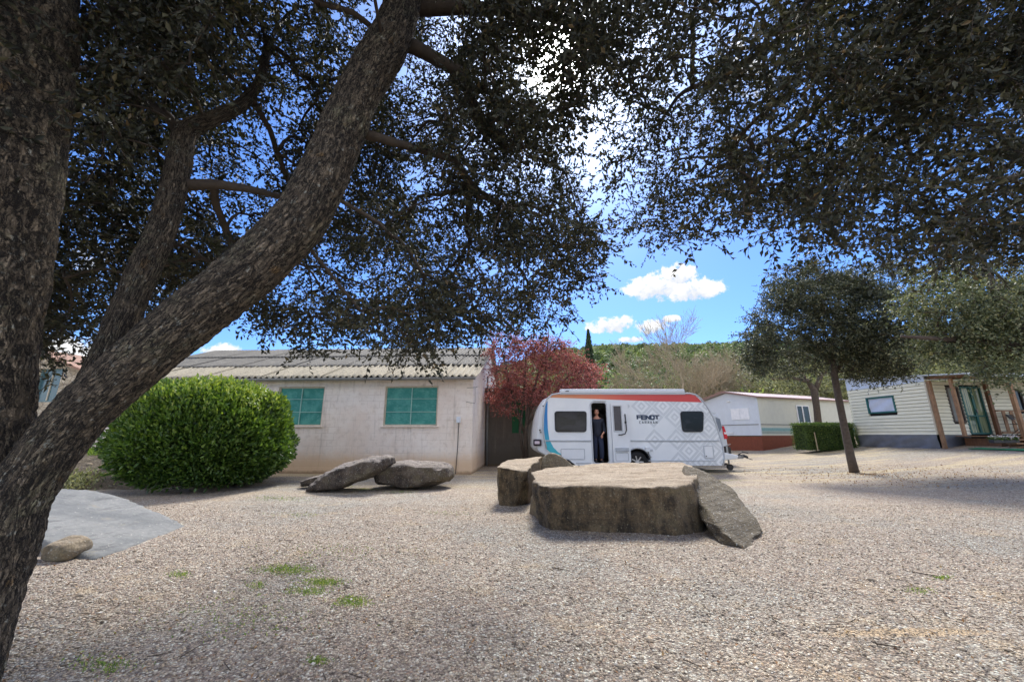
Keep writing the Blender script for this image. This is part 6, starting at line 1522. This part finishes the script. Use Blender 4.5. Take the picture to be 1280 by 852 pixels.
# ================================================================== VAN beyond the caravan
def van():
    Y = 16.9; xr = P(909, 550, Y).x; O = Vector((xr, Y, gz(xr, Y))); z0 = O.z
    root = empty('parked_van', O, 'white tall vehicle with red tail lights mostly hidden behind the caravan nose', 'van')
    wm = plain('van_white', L(200, 206, 212), .3, .03, 2)
    pf = [(-.02, .42), (.02, .62), (0, 1.0), (-.10, 1.55), (-.22, 1.93), (-.35, 2.02), (-1.4, 2.08), (-2.7, 2.02), (-3.1, 1.85), (-3.65, 1.25), (-4.5, 1.05), (-4.75, .8), (-4.8, .42)]
    o = MB().prism(pf, 0, 1.85).build('body', wm, root, bevel=.06, seg=3)
    MB().prism([(-.42, 1.2), (-.5, 1.75), (-1.5, 1.82), (-1.5, 1.2)], -.006, .02).build('window', M_glassd, root); MB().prism([(-1.58, 1.2), (-1.58, 1.82), (-2.7, 1.8), (-3.25, 1.2)], -.006, .02).build('window', M_glassd, root)
    MB().prism([(-.16, 1.5), (-.2, 1.85), (-.38, 1.92), (-.34, 1.2)], -.012, .01).build('pillar_trim', plain('van_grey', L(120, 130, 142), .4), root)
    rl_ = plain('red_lens', L(196, 28, 40), .25); o = MB().prism([(-.01, 1.02), (.03, 1.1), (-.07, 1.55), (-.15, 1.55), (-.14, 1.3), (-.12, 1.02)], -.03, .2).build('tail_light', rl_, root, bevel=.01)
    MB().prism([(.025, 1.22), (.015, 1.3), (-.12, 1.3), (-.10, 1.22)], -.035, .1).build('reflector', plain('clear_lens', L(226, 216, 220), .2), o)
    MB().prism([(.0, 1.02), (.03, 1.1), (-.07, 1.55), (-.15, 1.55), (-.12, 1.02)], 1.65, 1.88).build('tail_light', rl_, root, bevel=.01)
    MB().prism([(.10, .38), (.12, .66), (.02, .74), (-.4, .72), (-.45, .38)], -.03, 1.88).build('bumper', M_dark, root, bevel=.04)
    MB().bar((-.5, .1, 2.12), (-3, .1, 2.12), .04, .04).build('roof_rail', M_zinc, root); MB().box((-.45, .12, 2.1), (.3, .1, .06)).build('roof_box_mount', wm, root, bevel=.01)
    for x in (-.95, -3.85):
        w_ = MB().tube([(x, -.02, .34), (x, .2, .34)], .34, 28).build('wheel', plain('van_tyre', L(36, 36, 36), .85), root, bevel=.03); MB().tube([(x, -.035, .34), (x, .0, .34)], .2, 20).build('rim', M_zinc, w_)
    for x in (-.95, -3.85): MB().tube([(x, 1.66, .34), (x, 1.87, .34)], .34, 28).build('wheel', w_.data.materials[0], root)
van()

# ================================================================== GRAVEL STONES, WEEDS, TWIGS
pathpx = [(50, 706), (119, 697), (180, 682), (232, 657), (180, 632), (150, 619), (85, 611), (-60, 613), (-60, 706)]
def gravel_stones():
    n = 95000; Yv = 1.35 + 6.2 * rng.uniform(0, 1, n) ** 1.25; Xv = rng.uniform(-1.42, 1.42, n) * Yv
    s_ = rng.gamma(2.6, .0016, n) + .0028; s_[rng.uniform(0, 1, n) < .006] *= 1.8
    keep = []; Z = np.zeros(n)
    for i in range(n):
        q = proj((Xv[i], Yv[i], 0))
        if q is None or (q[0] < 240 and inpoly(q[0], q[1], pathpx)): continue
        Z[i] = gzz(Xv[i], Yv[i]); keep.append(i)
    keep = np.array(keep); Xv, Yv, Z, s_ = Xv[keep], Yv[keep], Z[keep], s_[keep]; n = len(keep)
    base = np.array([[1, 0, 0], [0, 1, 0], [-1, 0, 0], [0, -1, 0], [0, 0, 1], [0, 0, -1]], float)
    V = base[None] * rng.uniform(.55, 1.35, (n, 6, 1)) + rng.normal(0, .18, (n, 6, 3))
    V *= np.stack([np.ones(n), rng.uniform(.6, 1, n), rng.uniform(.35, .7, n)], 1)[:, None]
    a = rng.uniform(0, 2 * pi, n); ca, sa = np.cos(a)[:, None], np.sin(a)[:, None]
    X_ = V[..., 0] * ca - V[..., 1] * sa; Y_ = V[..., 0] * sa + V[..., 1] * ca; V = np.stack([X_, Y_, V[..., 2]], 2) * s_[:, None, None]
    V += np.stack([Xv, Yv, Z + s_ * .25], 1)[:, None]
    tri = np.array([[0, 1, 4], [1, 2, 4], [2, 3, 4], [3, 0, 4], [1, 0, 5], [2, 1, 5], [3, 2, 5], [0, 3, 5]])
    Fc = (np.arange(n)[:, None, None] * 6 + tri[None]).reshape(-1, 3)
    o = link('gravel_stones', npmesh('gravel_stones', V.reshape(-1, 3), Fc, {'rnd': np.repeat(rng.uniform(0, 1, n), 6)}), M_pebble); o['kind'] = 'stuff'
gravel_stones()
def weeds():
    P_ = []; sz = []
    for px, py, rx, ry, k in ((360, 711, 40, 6, 620), (403, 725, 26, 5, 430), (385, 737, 30, 6, 260), (440, 751, 22, 7, 300), (225, 715, 14, 5, 110), (320, 731, 12, 5, 80),
                              (130, 830, 40, 12, 160), (397, 825, 14, 5, 130), (1177, 720, 14, 2, 90), (1148, 738, 18, 4, 60), (420, 690, 90, 12, 160), (300, 770, 110, 30, 240),
                              (425, 607, 26, 2, 300), (455, 611, 18, 1.5, 200), (500, 615, 24, 1.5, 140), (350, 622, 40, 3, 260), (560, 640, 30, 3, 60), (372, 642, 40, 3, 100), (905, 600, 30, 1.5, 120), (880, 588, 30, 1, 160)):
        for _ in range(int(k * 2.2)):
            t = rng.normal(size=2) * .5; p = G(px + t[0] * rx, py + t[1] * ry); P_.append((p.x, p.y, gzz(p.x, p.y) - .002)); sz.append(.018 + .013 * rng.random())
    leaves('weeds', np.array(P_), np.array(sz) * .8, M_grass, None, .35, np.array([[0, 0, .5]]), .9)
    n = 3600; Yv = 1.6 + 9 * rng.uniform(0, 1, n) ** 1.5; Xv = rng.uniform(-1.35, 1.35, n) * Yv
    leaves('fallen_leaves', np.stack([Xv, Yv, [gzz(x, y) + .008 for x, y in zip(Xv, Yv)]], 1), .024, M_dryleaf, None, .5, None, 1, up=np.array([0, 0, 3.0]) , fold=.1)
    cb = G(1068, 592); a_ = rng.uniform(0, 2 * pi, 2600); q_ = 3.0 * rng.uniform(0, 1, 2600) ** .8; lx, ly = cb.x + .3 + q_ * np.cos(a_) * 1.2, cb.y - .3 + q_ * np.sin(a_)
    leaves('leaf_litter', np.stack([lx, ly, [gzz(x, y) + .006 for x, y in zip(lx, ly)]], 1), .05, M_dryleaf, None, .5, None, 1, up=np.array([0, 0, 3.0]), fold=.1)
    sg = []
    for _ in range(130):
        y = 1.7 + 7 * rng.random() ** 1.4; x = rng.uniform(-1.3, 1.3) * y; a = rng.uniform(0, 2 * pi); l_ = rng.uniform(.03, .13); z = gzz(x, y) + .012
        sg.append((np.array([x, y, z]), .003, np.array([x + l_ * math.cos(a), y + l_ * math.sin(a), z + rng.uniform(0, .01)]), .002))
    for (ax, ay, bx, by) in ((1140, 714, 1172, 719), (1095, 806, 1128, 811), (690, 711, 712, 714)):
        a = G(ax, ay); b = G(bx, by); sg.append((np.array([a.x, a.y, gzz(a.x, a.y) + .012]), .005, np.array([b.x, b.y, gzz(b.x, b.y) + .012]), .003))
    o = np_tubes('fallen_twigs', sg, M_twig, None, 5); o['kind'] = 'stuff'
weeds()
